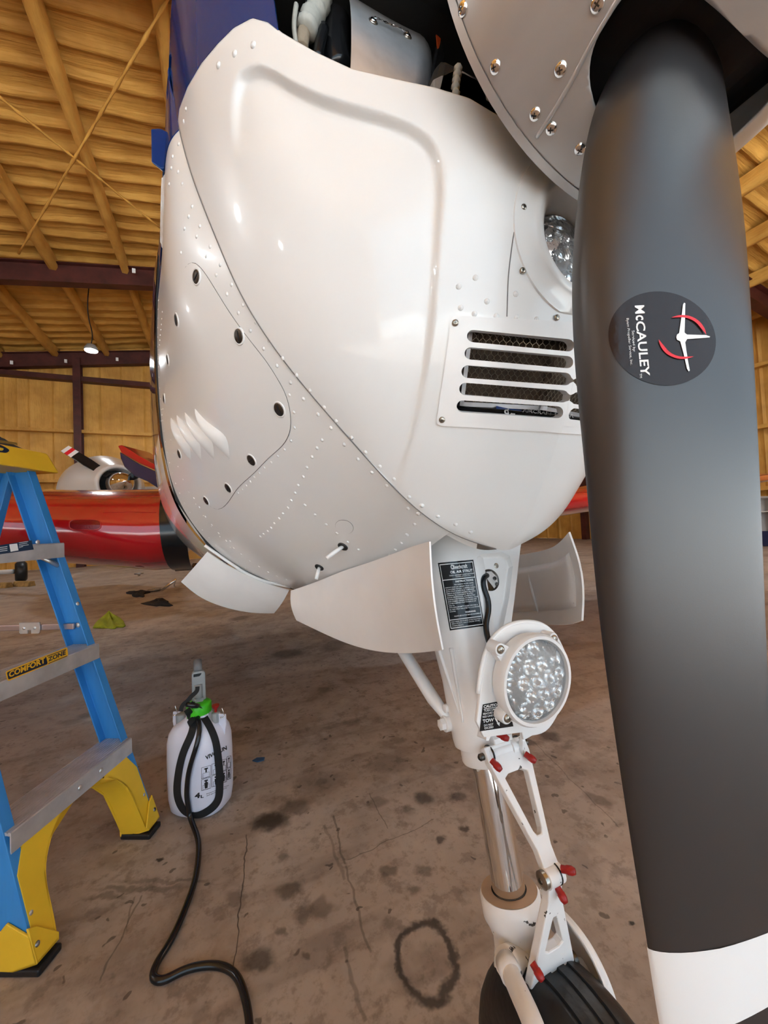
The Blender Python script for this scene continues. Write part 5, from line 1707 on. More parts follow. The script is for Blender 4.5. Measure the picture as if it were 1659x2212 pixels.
# ---- blade
EDGE = [(-260, 1470, 1500, .008), (-160, 1452, 1512, .012), (-60, 1425, 1527, .014), (0, 1398, 1536, .016), (110, 1345, 1551, .018), (240, 1284, 1573, .021), (400, 1252, 1599, .029), (600, 1236, 1618, .037), (800, 1243, 1630, .040), (1000, 1262, 1640, .039), (1300, 1291, 1652, .035), (1600, 1330, 1666, .031), (1850, 1368, 1680, .028), (2045, 1399, 1692, .025), (2212, 1426, 1700, .023), (2360, 1455, 1700, .021)]
YB = .186
ex_ = [e[0] for e in EDGE]
def tabs(side):
    z_, x_, y_ = [], [], []
    for py, l, r, d in EDGE:
        p = at_y(l if side < 0 else r, py, YB - side * d)
        z_.append(p.z); x_.append(p.x); y_.append(p.y)
    return z_[::-1], x_[::-1], y_[::-1]
zl, xl, yl = tabs(-1); zR, xR, yR = tabs(1)
ZT, ZB = 1.39, max(zl[0], zR[0])
st = np.linspace(0, 1, 90)
zs = [ZT + (ZB - ZT) * t for t in st]
def blade_rows():
    rows = []
    TL = np.array(spl(zl, np.stack([xl, yl], 1), zs)); TR_ = np.array(spl(zR, np.stack([xR, yR], 1), zs))
    for k, z in enumerate(zs):
        a = Vector((TL[k, 0], TL[k, 1], z)); b = Vector((TR_[k, 0], TR_[k, 1], z))
        c = b - a; L = c.length; c.normalize()
        n = c.cross(Vector((0, 0, 1)))
        if n.y > 0: n = -n
        fr = st[k]
        th = .030 * (1 - fr) ** 2 + .0135 * (1 - fr * .45)
        row = []
        m = 16
        for j in range(m + 1):                          # front, trailing -> leading
            s = j / m
            s = .5 - .5 * math.cos(math.pi * s)
            row.append(a + c * (L * s) + n * th * (math.sin(math.pi * s ** .72)) ** .8)
        for j in range(1, m):                           # back, leading -> trailing
            s = 1 - j / m
            s = .5 - .5 * math.cos(math.pi * s)
            row.append(a + c * (L * s) - n * th * .18 * math.sin(math.pi * s))
        rows.append(row)
    # rounded tip below
    last = rows[-1]
    cen = sum(last, Vector()) / len(last)
    for q, dz in ((.96, .02), (.86, .038), (.66, .052), (.38, .060), (.05, .064)):
        rows.append([Vector((cen.x + (p.x - cen.x) * q, cen.y + (p.y - cen.y) * q, cen.z - dz)) for p in last])
    return rows
BR = blade_rows()
nb = len(BR[0])
def blade_part(r0, r1, caps=True):
    V = [p for r in BR[r0:r1 + 1] for p in r]
    F = []
    for i in range(r1 - r0):
        for k in range(nb):
            F.append((i * nb + k, i * nb + (k + 1) % nb, (i + 1) * nb + (k + 1) % nb, (i + 1) * nb + k))
    if caps:
        F.append(tuple(range(nb))); F.append(tuple(range((r1 - r0) * nb, (r1 - r0 + 1) * nb)))
    return V, F
blade = obj('propeller_blade', blade_part(0, len(BR) - 1), M['blade'], plane, smooth=True, autos=55)
tag(blade, 'satin dark grey propeller blade with a round maker decal and white tip band')
# painted band: follows the blade surface between two slanted lines
zA = (at_y(1399, 2046, YB + .025).z, at_y(1659, 2022, YB - .025).z); zB_ = (at_y(1428, 2228, YB + .023).z, at_y(1659, 2182, YB - .023).z)
rowz = np.array([r[0].z for r in BR])
RB = np.array([[tuple(p) for p in r] for r in BR])
bandV = []
NBR = 16
for k in range(nb):
    a_, b_ = Vector(RB[40, 0]), Vector(RB[40, 16])
    s_ = max(0, min(1, (Vector(RB[40, k]) - a_).dot(b_ - a_) / (b_ - a_).length_squared))
    z0, z1 = zA[0] + (zA[1] - zA[0]) * s_, zB_[0] + (zB_[1] - zB_[0]) * s_
    for j in range(NBR):
        z = z0 + (z1 - z0) * j / (NBR - 1)
        p = Vector([float(np.interp(z, rowz[::-1], RB[::-1, k, c])) for c in range(3)])
        cc = Vector([float(np.interp(z, rowz[::-1], RB[::-1, :, c].mean(axis=1))) for c in range(3)])
        bandV.append(p + (p - cc).normalized() * .0006)
bandF = [(k * NBR + j, ((k + 1) % nb) * NBR + j, ((k + 1) % nb) * NBR + j + 1, k * NBR + j + 1) for k in range(nb) for j in range(NBR - 1)]
tb_ = obj('tip_band', (bandV, bandF), M['decal_white'], blade, smooth=True, autos=60)
tag(tb_, 'white painted band near the blade tip')
bladeB = bvh_of(blade_part(0, len(BR) - 1, False))
def onb(px, py, off): 
    p, n = hit(bladeB, px, py, off)
    return p if p is not None else at_y(px, py, YB)
def sc_d(x, y): return 1290 + x / 4.496, 600 + y / 4.496
# disc decal (crop coordinates of the photo)
dcx, dcy = 628, 592
def dpt(u, v):    # unit disc -> pixel
    return sc_d(dcx + 518 * u + 20 * v, dcy + 455 * v + 20 * u)
V, F = [onb(*dpt(0, 0), .0006)], []
for k in range(1, 13):
    for i in range(64):
        a = 2 * math.pi * i / 64
        V.append(onb(*dpt(k / 12 * math.cos(a), k / 12 * math.sin(a)), .0006))
for i in range(64): F.append((0, 1 + i, 1 + (i + 1) % 64))
for k in range(11):
    for i in range(64):
        F.append((1 + k * 64 + i, 1 + k * 64 + (i + 1) % 64, 1 + (k + 1) * 64 + (i + 1) % 64, 1 + (k + 1) * 64 + i))
obj('maker_decal', (V, F), M['decal'], blade, smooth=True)
fnb = lambda x, y: onb(*sc_d(x, y), .0012)
obj('decal_lettering', join(text_vf('M', (360, 278), (6, 80), (92, -5), fnb, .02), text_vf('c', (366, 372), (5, 50), (75, -4), fnb, .02), text_vf('CAULEY', (368, 432), (52, 528), (90, -5), fnb, .02), text_vf('TM', (407, 935), (4, 42), (22, -2), fnb, .0),
    text_vf('Serviced by:', (328, 520), (12, 205), (30, -2), fnb, .0), text_vf('Byam Propeller Service, Inc.', (275, 400), (40, 455), (32, -2), fnb, .0)), M['decal_white'], blade, fixn=False)
def dens(lp, n=4):
    out = []
    for i in range(len(lp)):
        a, b = lp[i], lp[(i + 1) % len(lp)]
        for k in range(n):
            out.append((a[0] + (b[0] - a[0]) * k / n, a[1] + (b[1] - a[1]) * k / n))
    return out
star = [(832, 252), (845, 258), (842, 400), (838, 540), (862, 560), (1040, 565), (1082, 578), (1078, 588), (1040, 592), (862, 604), (845, 635), (868, 800), (888, 908), (876, 916), (862, 890), (828, 740), (796, 625), (765, 610), (758, 585), (765, 560), (785, 545), (806, 400), (822, 270)]
V2, F2 = fill_loops([dens(star)])
obj('decal_emblem', ([onb(*sc_d(x, y), .0013) for x, y in V2], F2), M['decal_white'], blade, fixn=False)
def crescent(a0, a1, rmax, flip=False):
    cx, cy, rx, ry = 815, 585, 228, 212
    o, i_ = [], []
    for t in np.linspace(0, 1, 110) ** 1.15:
        a = math.radians(a0 + (a1 - a0) * t)
        w = rmax * math.sin(math.pi * (t if not flip else t)) ** .8 + 2
        o.append((cx + rx * math.cos(a), cy + ry * math.sin(a)))
        i_.append((cx + (rx - w) * math.cos(a), cy + (ry - w) * math.sin(a)))
    return [onb(*sc_d(x, y), .0016) for x, y in o + i_], [(k, k + 1, 40 + k + 1, 40 + k) for k in range(39)]
obj('decal_ring', join(crescent(-118, 44, 32), crescent(62, 224, 34)), M['decal_red'], blade, fixn=False)
# ================================================================== wings
def airfoil(n=40):
    out = []
    for k in range(n + 1):
        a = math.pi * k / n
        x = .5 + .5 * math.cos(a)
        t = 5 * (.2969 * math.sqrt(x) - .126 * x - .3516 * x * x + .2843 * x ** 3 - .1036 * x ** 4)
        out.append((x, t, 1))
    for k in range(1, n):
        a = math.pi * k / n
        x = .5 - .5 * math.cos(a)
        t = 5 * (.2969 * math.sqrt(x) - .126 * x - .3516 * x * x + .2843 * x ** 3 - .1036 * x ** 4)
        out.append((x, t, -1))
    return out
AF = airfoil()
def wing_rows(side, stations):
    rows = []
    for xo, le, chord, zc_, th in stations:
        rows.append([Vector((XC - side * xo, le + x * chord, zc_ + .06 * th * 4 * x * (1 - x) + s * t * th * (1.0 if s > 0 else 1.0))) for x, t, s in AF])
    return rows
ST = [(.50, 1.72, 1.9, .912, .40), (.65, 1.72, 1.9, .912, .396), (.90, 1.73, 1.85, .936, .346), (1.245, 1.75, 1.75, .972, .288), (2.04, 1.82, 1.55, 1.01, .222), (3.5, 1.93, 1.25, 1.10, .165), (4.9, 2.05, .95, 1.21, .125), (5.1, 2.12, .7, 1.235, .07)]
na = len(AF)
def loft(rows):
    V = [p for r in rows for p in r]
    F = [(i * na + k, i * na + (k + 1) % na, (i + 1) * na + (k + 1) % na, (i + 1) * na + k) for i in range(len(rows) - 1) for k in range(na)]
    F += [tuple(range(na)), tuple(range((len(rows) - 1) * na, len(rows) * na))]
    return V, F
wr = wing_rows(1, ST)
wingR = obj('wing', loft(wr), M['red_paint'], plane, smooth=True, autos=50)
tag(wingR, 'glossy red wing behind the ladder')
wingL = obj('wing', loft(wing_rows(-1, ST)), M['red_paint'], plane, smooth=True, autos=50)
tag(wingL, 'red wing showing beyond the propeller blade')
wB = bvh_of(loft(wr))
# recessed red marker lens
mk = []
for a in np.linspace(0, 2 * math.pi, 40)[:-1]:
    c, s = math.cos(a), math.sin(a)
    mk.append((184 + 34 * (abs(c) ** .5) * (1 if c > 0 else -1), 1134 + 11.5 * (abs(s) ** .7) * (1 if s > 0 else -1)))
V2 = [(184, 1134)] + mk
vv = [hit(wB, *q, .002)[0] for q in V2]
if all(v is not None for v in vv):
    obj('marker_lens', (vv, [(0, 1 + i, 1 + (i + 1) % 39) for i in range(39)]), mat('dark red lens', (0.20, 0.006, 0.008), 0.12, bump=.3, bscale=300, bdist=.002), wingR)
    obj('lens_rim', tube([hit(wB, *q, .001)[0] for q in mk], .0022, 6, closed=True), M['red_paint'], wingR, smooth=True)
# black root fairing seal round the leading edge
V = []
rows = []
for f in (0.0, .45, 1.0):
    xo = .49 + .10 * f
    rows.append([Vector((XC - xo - (.03 * (0.5 - k / 24)) * f, 1.72 - .004 + x * 1.9, .912 + .06 * .40 * 4 * x * (1 - x) + s * t * (.40 + .012))) for k, (x, t, s) in enumerate(AF[22:58])])
G = np.array([[tuple(p) for p in r] for r in rows])
obj('root_seal', solid_grid(G, .006), M['black_gloss'], wingR, smooth=True, autos=40)
# skin joint on the leading edge
jl = [hit(wB, x, y, .0006)[0] for x, y in ((222, 1107), (240, 1107), (280, 1106), (338, 1107))]
if all(j is not None for j in jl): obj('skin_joint', tube(jl, .0018, 5), M['red_paint'], wingR)
# small drain fitting below the wing
dp = at_y(300, 1238, 2.0)
obj('wing_fitting', join(lathe([(.018, 0), (.018, -.004), (.006, -.006)], dp, (0, 0, 1), 16), tube([dp, dp + Vector((0, 0, -.012))], .005, 8)), M['steel'], wingR, smooth=True)
# ================================================================== step ladder
F1 = at_z(328, 1776, 0); F2_ = at_z(28, 2132, 0)         # feet of the two front rails (far, near)
sd = (F2_ - F1).normalized()                              # along the steps
ld = Vector((-sd.y, sd.x, 0))
if ld.x > 0: ld = -ld                                     # lean direction (away from the plane)
lroot = empty('step_ladder', (F1 + F2_) / 2 + ld * .35, 'blue step ladder with yellow cap and feet beside the airplane', 'ladder')
F1 = F1 + sd * .02
TOP_Z = 1.145
T1 = None
best = None
for w in np.linspace(.02, .09, 30):
    # choose lean so that the top of the far rail lands on its pixel
    for L in np.linspace(.2, .6, 160):
        p = F1 + sd * w + ld * L + Vector((0, 0, TOP_Z))
        q = proj(p)
        e = (q[0] - 47) ** 2 + (q[1] - 1000) ** 2
        if best is None or e < best[0]: best = (e, w, L)
_, W_IN, LEAN = best
T1 = F1 + sd * W_IN + ld * LEAN + Vector((0, 0, TOP_Z))
F2b = F2_ - sd * .02
T2 = F2b - sd * W_IN + ld * LEAN + Vector((0, 0, TOP_Z))
def rail_pt(a, b, z): return a + (b - a) * (z / TOP_Z)
def rail(a, b, z0, z1, inw, name='rail'):
    """C channel: web faces along the steps, flanges front/back"""
    up = (b - a).normalized()
    fwd = (-ld - up * (-ld).dot(up)).normalized()         # toward the front of the ladder
    s = up.cross(fwd).normalized()
    if s.dot(inw) < 0: s = -s                             # into the ladder
    D, FL, t = .068, .026, .004
    def pt(u, v, z): return rail_pt(a, b, z) + fwd * u + s * v
    prof = [(D / 2, 0), (D / 2, FL), (D / 2 - t, FL), (D / 2 - t, t), (-D / 2 + t, t), (-D / 2 + t, FL), (-D / 2, FL), (-D / 2, 0)]
    return obj(name, hexa([pt(u, v, z0) for u, v in prof], [pt(u, v, z1) for u, v in prof]), M['lad_blue'], lroot, bevel=.0012), fwd, s
r1, fw1, s1 = rail(F1, T1, .055, TOP_Z - .01, sd)
r2, fw2, s2 = rail(F2b, T2, .055, TOP_Z - .01, -sd)
# steps with ribbed treads
def step(z, name='step'):
    a = rail_pt(F1, T1, z) + sd * .003; b = rail_pt(F2b, T2, z) - sd * .003
    D = .092; h = .042
    fw = (-ld)
    parts = []
    prof = [(D / 2, -h), (D / 2, 0)]
    n = 11
    for k in range(n):
        u = D / 2 - (k + .5) * D / n
        w_ = D / n
        prof += [(u + w_ * .5, 0), (u + w_ * .3, .0028), (u - w_ * .3, .0028), (u - w_ * .5, 0)]
    prof += [(-D / 2, 0), (-D / 2, -h), (-D / 2 + .003, -h), (-D / 2 + .003, -.004), (D / 2 - .003, -.004), (D / 2 - .003, -h)]
    off = fw * .004
    return obj(name, hexa([a + fw * u + Vector((0, 0, v)) + off for u, v in prof], [b + fw * u + Vector((0, 0, v)) + off for u, v in prof]), M['alu_brush'], lroot), a, b
def zfor(px, py):
    z_best = min(np.linspace(.05, 1.1, 400), key=lambda z: (proj(rail_pt(F1, T1, z) + fw1 * .034)[1] - py) ** 2)
    return z_best
S = []
for py in (1588, 1385, 1167):
    z = zfor(0, py)
    S.append(step(z))
riv2 = dome_mesh('ladder_rivet', M['alu'], 1, .4, 12)
def front_pt(a, b, z, v=.012): return rail_pt(a, b, z)
for z in [S[0][1].z - .015, S[1][1].z - .015, S[2][1].z - .015, .10, S[1][1].z + .12]:
    p = rail_pt(F1, T1, z) + fw1 * .0345 + s1 * .013
    inst('rivet', riv2, frame_mtx(p, fw1, s=.0062), lroot)
    p = rail_pt(F2b, T2, z) + fw2 * .0345 + s2 * .013
    inst('rivet', riv2, frame_mtx(p, fw2, s=.0062), lroot)
for t in (.33, .52):
    o_, a_, b_ = S[0]
    p = a_.lerp(b_, t) + (-ld) * (.046 + .0045) + Vector((0, 0, -.02))
    inst('rivet', riv2, frame_mtx(p, -ld, s=.0065), lroot)
# printed label on the middle step
o_, a_, b_ = S[1]
fplane = a_ + (-ld) * .0508
def onstep(px, py, off=.0006):
    return at_plane(px, py, fplane + (-ld) * off, ld)
def rr(quad, r=.12, n=5):
    """rounded quad from four pixel corners"""
    out = []
    for i in range(4):
        p0, p1, p2 = np.array(quad[i - 1], float), np.array(quad[i], float), np.array(quad[(i + 1) % 4], float)
        L = min(np.linalg.norm(p0 - p1), np.linalg.norm(p2 - p1)) * r
        a = p1 + (p0 - p1) / np.linalg.norm(p0 - p1) * L; b = p1 + (p2 - p1) / np.linalg.norm(p2 - p1) * L
        for k in range(n + 1):
            t = k / n
            q = a * (1 - t) ** 2 + 2 * p1 * t * (1 - t) + b * t * t
            out.append(tuple(q))
    return out
def flat(polys, fn, off): 
    return ([fn(x, y, off) for x, y in polys], [tuple(range(len(polys)))])
M['navy'] = mat('navy print', (0.010, 0.018, 0.04), 0.35)
M['label_yel'] = mat('yellow print', (0.80, 0.42, 0.02), 0.4)
def sl_(x, y): return (x / 3.95, 1300 + y / 3.95)
qo = [sl_(45, 595), sl_(575, 385), sl_(582, 465), sl_(65, 680)]
qi = [sl_(58, 602), sl_(393, 466), sl_(408, 530), sl_(72, 665)]
qz = [sl_(405, 455), sl_(562, 396), sl_(570, 452), sl_(415, 520)]
obj('step_label', flat(rr(qo, .25), onstep, .0004), M['label_yel'], lroot, fixn=False)
obj('label_panel', flat(rr(qi, .2), onstep, .0008), M['navy'], lroot, fixn=False)
f12 = lambda x, y: onstep(x, y, .0013)
obj('label_lettering', text_vf('COMFORT', sl_(78, 648), (310 / 3.95, -128 / 3.95), (-2 / 3.95, -50 / 3.95), f12, .035), M['label_yel'], lroot, fixn=False)
q1 = [sl_(400, 462), sl_(565, 402), sl_(565, 408), sl_(400, 468)]; q2 = [sl_(412, 524), sl_(572, 458), sl_(572, 464), sl_(412, 530)]
obj('label_lettering', join(text_vf('ZONE', sl_(412, 512), (150 / 3.95, -62 / 3.95), (-2 / 3.95, -38 / 3.95), f12, .03), flat(q1, onstep, .0013), flat(q2, onstep, .0013)), M['navy'], lroot, fixn=False)
# info sticker on the upper step (machine code left blank)
o_, a3, b3 = S[2]
fpl3 = a3 + (-ld) * .0508
def on3(px, py, off=.0006): return at_plane(px, py, fpl3 + (-ld) * off, ld)
M['sticker'] = mat('dark blue sticker', (0.010, 0.03, 0.07), 0.4)
st_ = [(-40, 1184), (68, 1167), (73, 1187), (-40, 1203)]
obj('info_sticker', flat(st_, on3, .0005), M['sticker'], lroot, fixn=False)
obj('sticker_panel', flat([(20, 1176), (37, 1174), (40, 1189), (23, 1192)], on3, .001), M['decal_white'], lroot, fixn=False)
lines = [([(41, 1172 + k * 3.6), (41 + 20 * w, 1169 + k * 3.6), (41 + 20 * w, 1170.1 + k * 3.6), (41, 1173.1 + k * 3.6)]) for k, w in zip(range(4), (1, .9, 1.05, .45))]
lines += [([(-5, 1183 + k * 4), (16, 1180 + k * 4), (16, 1181.2 + k * 4), (-5, 1184.2 + k * 4)]) for k in range(3)]
obj('sticker_print', join(*[flat(q, on3, .001) for q in lines]), M['decal_white'], lroot, fixn=False)
p = on3(82, 1171, .001); inst('rivet', riv2, frame_mtx(p, -ld, s=.0065), lroot)
# step brace tubes
obj('step_brace', tube([a3.lerp(b3, .12) + Vector((0, 0, -.03)), rail_pt(F1, T1, a3.z - .07) + s1 * .006 + fw1 * .01], .0068, 10), M['alu'], lroot, smooth=True)
# folding spreader to the rear rail
zsp = zfor(0, 1342) 
pa_ = rail_pt(F1, T1, zsp) + s1 * .01
RB1 = T1 + ld * .40 - Vector((0, 0, TOP_Z)) - sd * W_IN; RB2 = T2 + ld * .40 - Vector((0, 0, TOP_Z)) + sd * W_IN
pr_ = RB1 + (T1 - RB1) * (zsp / TOP_Z)
dv = (pr_ - pa_)
obj('spreader_bar', prism([pa_ + Vector((0, 0, .009)), pa_ - Vector((0, 0, .009)), pr_ - Vector((0, 0, .009)), pr_ + Vector((0, 0, .009))], sd * .006), mat('pinkish anodised bar', (0.50, 0.43, 0.44), 0.35, 0.9), lroot, bevel=.002)
mb = pa_ + dv * .42 + sd * .008
dn = dv.normalized()
obj('spreader_hinge', prism([mb + dn * a + Vector((0, 0, b)) for a, b in ((-.034, .017), (.034, .017), (.034, -.013), (.030, -.017), (.006, -.017), (.006, -.006), (-.006, -.006), (-.006, -.017), (-.030, -.017), (-.034, -.013))], sd * .003), M['alu'], lroot)
for k in (-.018, .018):
    inst('rivet', riv2, frame_mtx(mb + dn * k + sd * .003, sd, s=.0055), lroot)
    
p = rail_pt(F1, T1, zsp) + s1 * .0042 + fw1 * .004
inst('rivet', riv2, frame_mtx(p, s1, s=.008), lroot)
# rear rails
for a, b, iw in ((RB1, T1 + ld * .03, sd), (RB2, T2 + ld * .03, -sd)):
    up = (b - a).normalized()
    s_ = up.cross(ld).normalized()
    if s_.dot(iw) < 0: s_ = -s_
    f_ = s_.cross(up)
    prof = [(.022, 0), (.022, .02), (.018, .02), (.018, .004), (-.018, .004), (-.018, .02), (-.022, .02), (-.022, 0)]
    obj('rail', hexa([a + Vector((0, 0, .03)) + f_ * u + s_ * v for u, v in prof], [b + f_ * u + s_ * v for u, v in prof]), M['lad_blue'], lroot)
    obj('foot', box(a + Vector((0, 0, .022)), (.05, .05, .044)), M['lad_yel'], lroot, bevel=.006)
# yellow top cap
c1 = T1 - sd * .055; c2 = T2 + sd * .055
zc0, zc1 = TOP_Z - .025, TOP_Z + .045
fwv = -ld
def capq(c, z, f, b): return [c + fwv * f + Vector((0, 0, z - TOP_Z)), c - fwv * b + Vector((0, 0, z - TOP_Z))]
lo = [c1 + fwv * .075 + Vector((0, 0, -.03)), c1 - fwv * .10 + Vector((0, 0, -.03)), c2 - fwv * .10 + Vector((0, 0, -.03)), c2 + fwv * .075 + Vector((0, 0, -.03))]
hi = [c1 + fwv * .050 + sd * .018 + Vector((0, 0, .035)), c1 - fwv * .085 + sd * .018 + Vector((0, 0, .035)), c2 - fwv * .085 - sd * .018 + Vector((0, 0, .035)), c2 + fwv * .050 - sd * .018 + Vector((0, 0, .035))]
obj('top_cap', hexa(lo, hi), M['lad_yel'], lroot, bevel=.006)
cf = lo[0]; cn = (hi[0] - lo[0]).cross(lo[3] - lo[0]).normalized()
if cn.dot(CAM - cf) < 0: cn = -cn
def oncap(px, py, off=.0006): return at_plane(px, py, cf + cn * off, cn)
mk_ = [(-12, 961), (6, 963), (15, 968), (20, 973), (16, 977), (2, 977), (-12, 975)]
mi_ = [(-12, 966), (2, 967), (8, 970), (7, 972), (-2, 973), (-12, 971)]
V2, F2 = fill_loops([curve_pts(mk_, 30, True), curve_pts(mi_, 20, True)])
obj('cap_marking', ([oncap(x, y, .0008) for x, y in V2], F2), M['navy'], lroot, fixn=False)
sq = [(-12, 949), (36, 956), (38, 961), (-12, 955)]
obj('tool_slot_shade', flat(sq, oncap, .0006), mat('shadowed slot', (0.20, 0.12, 0.02), 0.7), lroot, fixn=False)  # flat patch with the slot's shade put into its colour
# yellow moulded feet / corner braces
def foot(a, b, s_, fw, near):
    up = (b - a).normalized()
    f0 = rail_pt(a, b, .012)
    sole = [f0 + fw * .046 - s_ * .006, f0 - fw * .050 - s_ * .006, f0 - fw * .050 + s_ * .050, f0 + fw * .046 + s_ * .050]
    obj('rubber_sole', hexa([Vector((p.x, p.y, .0)) for p in sole], [Vector((p.x, p.y, .016)) for p in sole]), M['rubber'], lroot, bevel=.004)
    # outer shoe plate
    z0, z1 = .014, .105
    P = lambda z, u, v: rail_pt(a, b, z) + fw * u + s_ * v
    obj('foot', join(prism([P(z0, .043, -.006), P(z0, -.045, -.006), P(z1 * .75, -.045, -.006), P(z1, .0, -.006), P(z1 * .62, .043, -.006)], s_ * .005),
                     prism([P(z0, .043, -.006), P(z0, .043, .046), P(z0 + .012, .043, .05), P(z1 * .7, .043, .012), P(z1 * .8, .043, -.006)], -fw * .005),
                     prism([P(z0, -.045, -.006), P(z0, -.045, .046), P(z0 + .012, -.045, .05), P(z1 * .8, -.045, .03), P(z1, -.045, -.006)], fw * .005),
                     prism([P(z0, .043, -.006), P(z0, -.045, -.006), P(z0, -.045, .046), P(z0, .043, .046)], up * .006)), M['lad_yel'], lroot, bevel=.0015)
    # curved brace up to the step
    zs_ = S[0][1].z - .046
    for u in (.036, -.036):
        arc = [P(.02, u, .046), P(.07, u, .050), P(zs_ - .075, u, .060), P(zs_ - .035, u, .085), P(zs_, u, .135), P(zs_, u, .165), P(zs_ - .002, u, .03), P(zs_ - .05, u, .006), P(.05, u, .006), P(.02, u, .006)]
        inner = [P(.05, u, .012), P(.05, u, .040), P(.085, u, .040), P(.085, u, .012)]
        obj('corner_brace', prism(arc if u > 0 else arc, -fw * .006), M['lad_yel'], lroot, bevel=.001)
    edge = [P(.02, .0, .046), P(.07, .0, .050), P(zs_ - .075, .0, .060), P(zs_ - .035, .0, .085), P(zs_, .0, .135), P(zs_ + .004, 0, .16)]
    E = curve_pts(edge, 20)
    G = np.array([[tuple(Vector(e) + fw * u) for u in (-.036, .036)] for e in E])
    obj('corner_brace', solid_grid(G, .004), M['lad_yel'], lroot, smooth=True, autos=40)
    for z, u in ((.045, .0), (.045, .02)):
        inst('rivet', riv2, frame_mtx(P(z, .0435, .004), fw, s=.0055), lroot)
foot(F1, T1, s1, fw1, False)
foot(F2b, T2, s2, fw2, True)
# grey cloth lying on the cap
rg = []
for i in range(14):
    for j in range(10):
        u, v = i / 13, j / 9
        p = c1.lerp(c2, .10 + .45 * u) - fwv * (.055 - .085 * v)
        rg.append(p + Vector((0, 0, .038 + .028 * math.sin(math.pi * u) * math.sin(math.pi * v) * (1 + .5 * math.sin(9 * u + 5 * v)))))
ro = obj('cloth', (rg, grid_faces(14, 10)), mat('dark grey cloth', (0.035, 0.035, 0.042), 0.9, bump=.5, bscale=200, bdist=.003), None, smooth=True)
tag(ro, 'dark grey cloth lying crumpled on the yellow ladder cap', 'cloth')
# ================================================================== pump sprayer
BP = at_z(436, 1736, 0)
sv = empty('pump_sprayer', BP, 'white pump sprayer bottle with green cap and black strap', 'sprayer')
vd = (BP - CAM); vd.z = 0; vd.normalize()
rt = Vector((vd.y, -vd.x, 0))
fx = (rt * .80 - vd * .60).normalized()                    # wide direction of the oval bottle (turned)
fyv = Vector((fx.y, -fx.x, 0))
if fyv.dot(vd) > 0: fyv = -fyv                             # toward the camera
sc_ = (BP - CAM).dot(CF) / FPX                             # metres per pixel
def bottle():
    V, F = [], []
    prof = [(0.0, .72), (.004, .86), (.012, .93), (.05, .985), (.11, 1.0), (.20, 1.0), (.255, .985), (.285, .93), (.305, .82), (.322, .62), (.334, .44), (.340, .40), (.350, .39)]
    n = 48
    for z, s in prof:
        for k in range(n):
            a = 2 * math.pi * k / n
            c, q = math.cos(a), math.sin(a)
            e = .72
            x = .098 * s * abs(c) ** e * (1 if c > 0 else -1); y = .078 * (s if s > .5 else s * 1.1) * abs(q) ** e * (1 if q > 0 else -1)
            V.append(BP + fx * x + fyv * y + Vector((0, 0, z * .86)))
    F = [(i * n + k, i * n + (k + 1) % n, (i + 1) * n + (k + 1) % n, (i + 1) * n + k) for i in range(len(prof) - 1) for k in range(n)]
    F += [tuple(range(n)), tuple(range((len(prof) - 1) * n, len(prof) * n))]
    return V, F
bvf = bottle()
bo_ = obj('bottle', bvf, M['poly'], sv, smooth=True, autos=60)
bB = bvh_of(bvf)
ZT_ = .350 * .86
cap = [(.036, -.012), (.039, -.008), (.039, .028), (.036, .032), (.030, .036), (.012, .037)]
top = BP + Vector((0, 0, ZT_))
V, F = lathe(cap, top, (0, 0, 1), 48)
for k, v in enumerate(V):
    i = k % 48
    if i % 2 == 0 and (v - top).z < .03 and Vector((v.x - top.x, v.y - top.y, 0)).length > .0375:
        V[k] = v + (Vector((top.x, top.y, v.z)) - v).normalized() * .0022
obj('screw_cap', (V, F), M['green_plastic'], sv, smooth=True, autos=35)
tt = top + Vector((0, 0, .036))
obj('pump_shaft', tube([tt - Vector((0, 0, .004)), tt + Vector((0, 0, .055))], .012, 16), M['grey_plastic'], sv, smooth=True)
# flat locking handle seen edge-on
hq = [tt + rt * a + Vector((0, 0, b)) for a, b in ((-.020, .0), (.022, .0), (.022, .085), (.019, .094), (.010, .098), (-.014, .098), (-.019, .092), (-.020, .080))]
obj('pump_handle', prism(hq, vd * .022), M['grey_plastic'], sv, bevel=.004)
hk = [tt + rt * a + Vector((0, 0, b)) - vd * .001 for a, b in ((-.014, .082), (.004, .082), (.010, .088), (.010, .091), (-.014, .091))]
obj('handle_slot', prism(hk, vd * .002), M['black'], sv)
obj('handle_grip', tube([tt + Vector((0, 0, .096)) + vd * .01, tt + Vector((0, 0, .125)) + vd * .035], .0135, 14), mat('dark grey grip', (.16, .16, .165), .55), sv, smooth=True)
obj('handle_clip', prism([tt + rt * a + Vector((0, 0, b)) - vd * .012 for a, b in ((-.012, .012), (.014, .012), (.014, .004), (.001, -.014), (-.012, .004))], vd * .012), M['grey_plastic'], sv, bevel=.001)
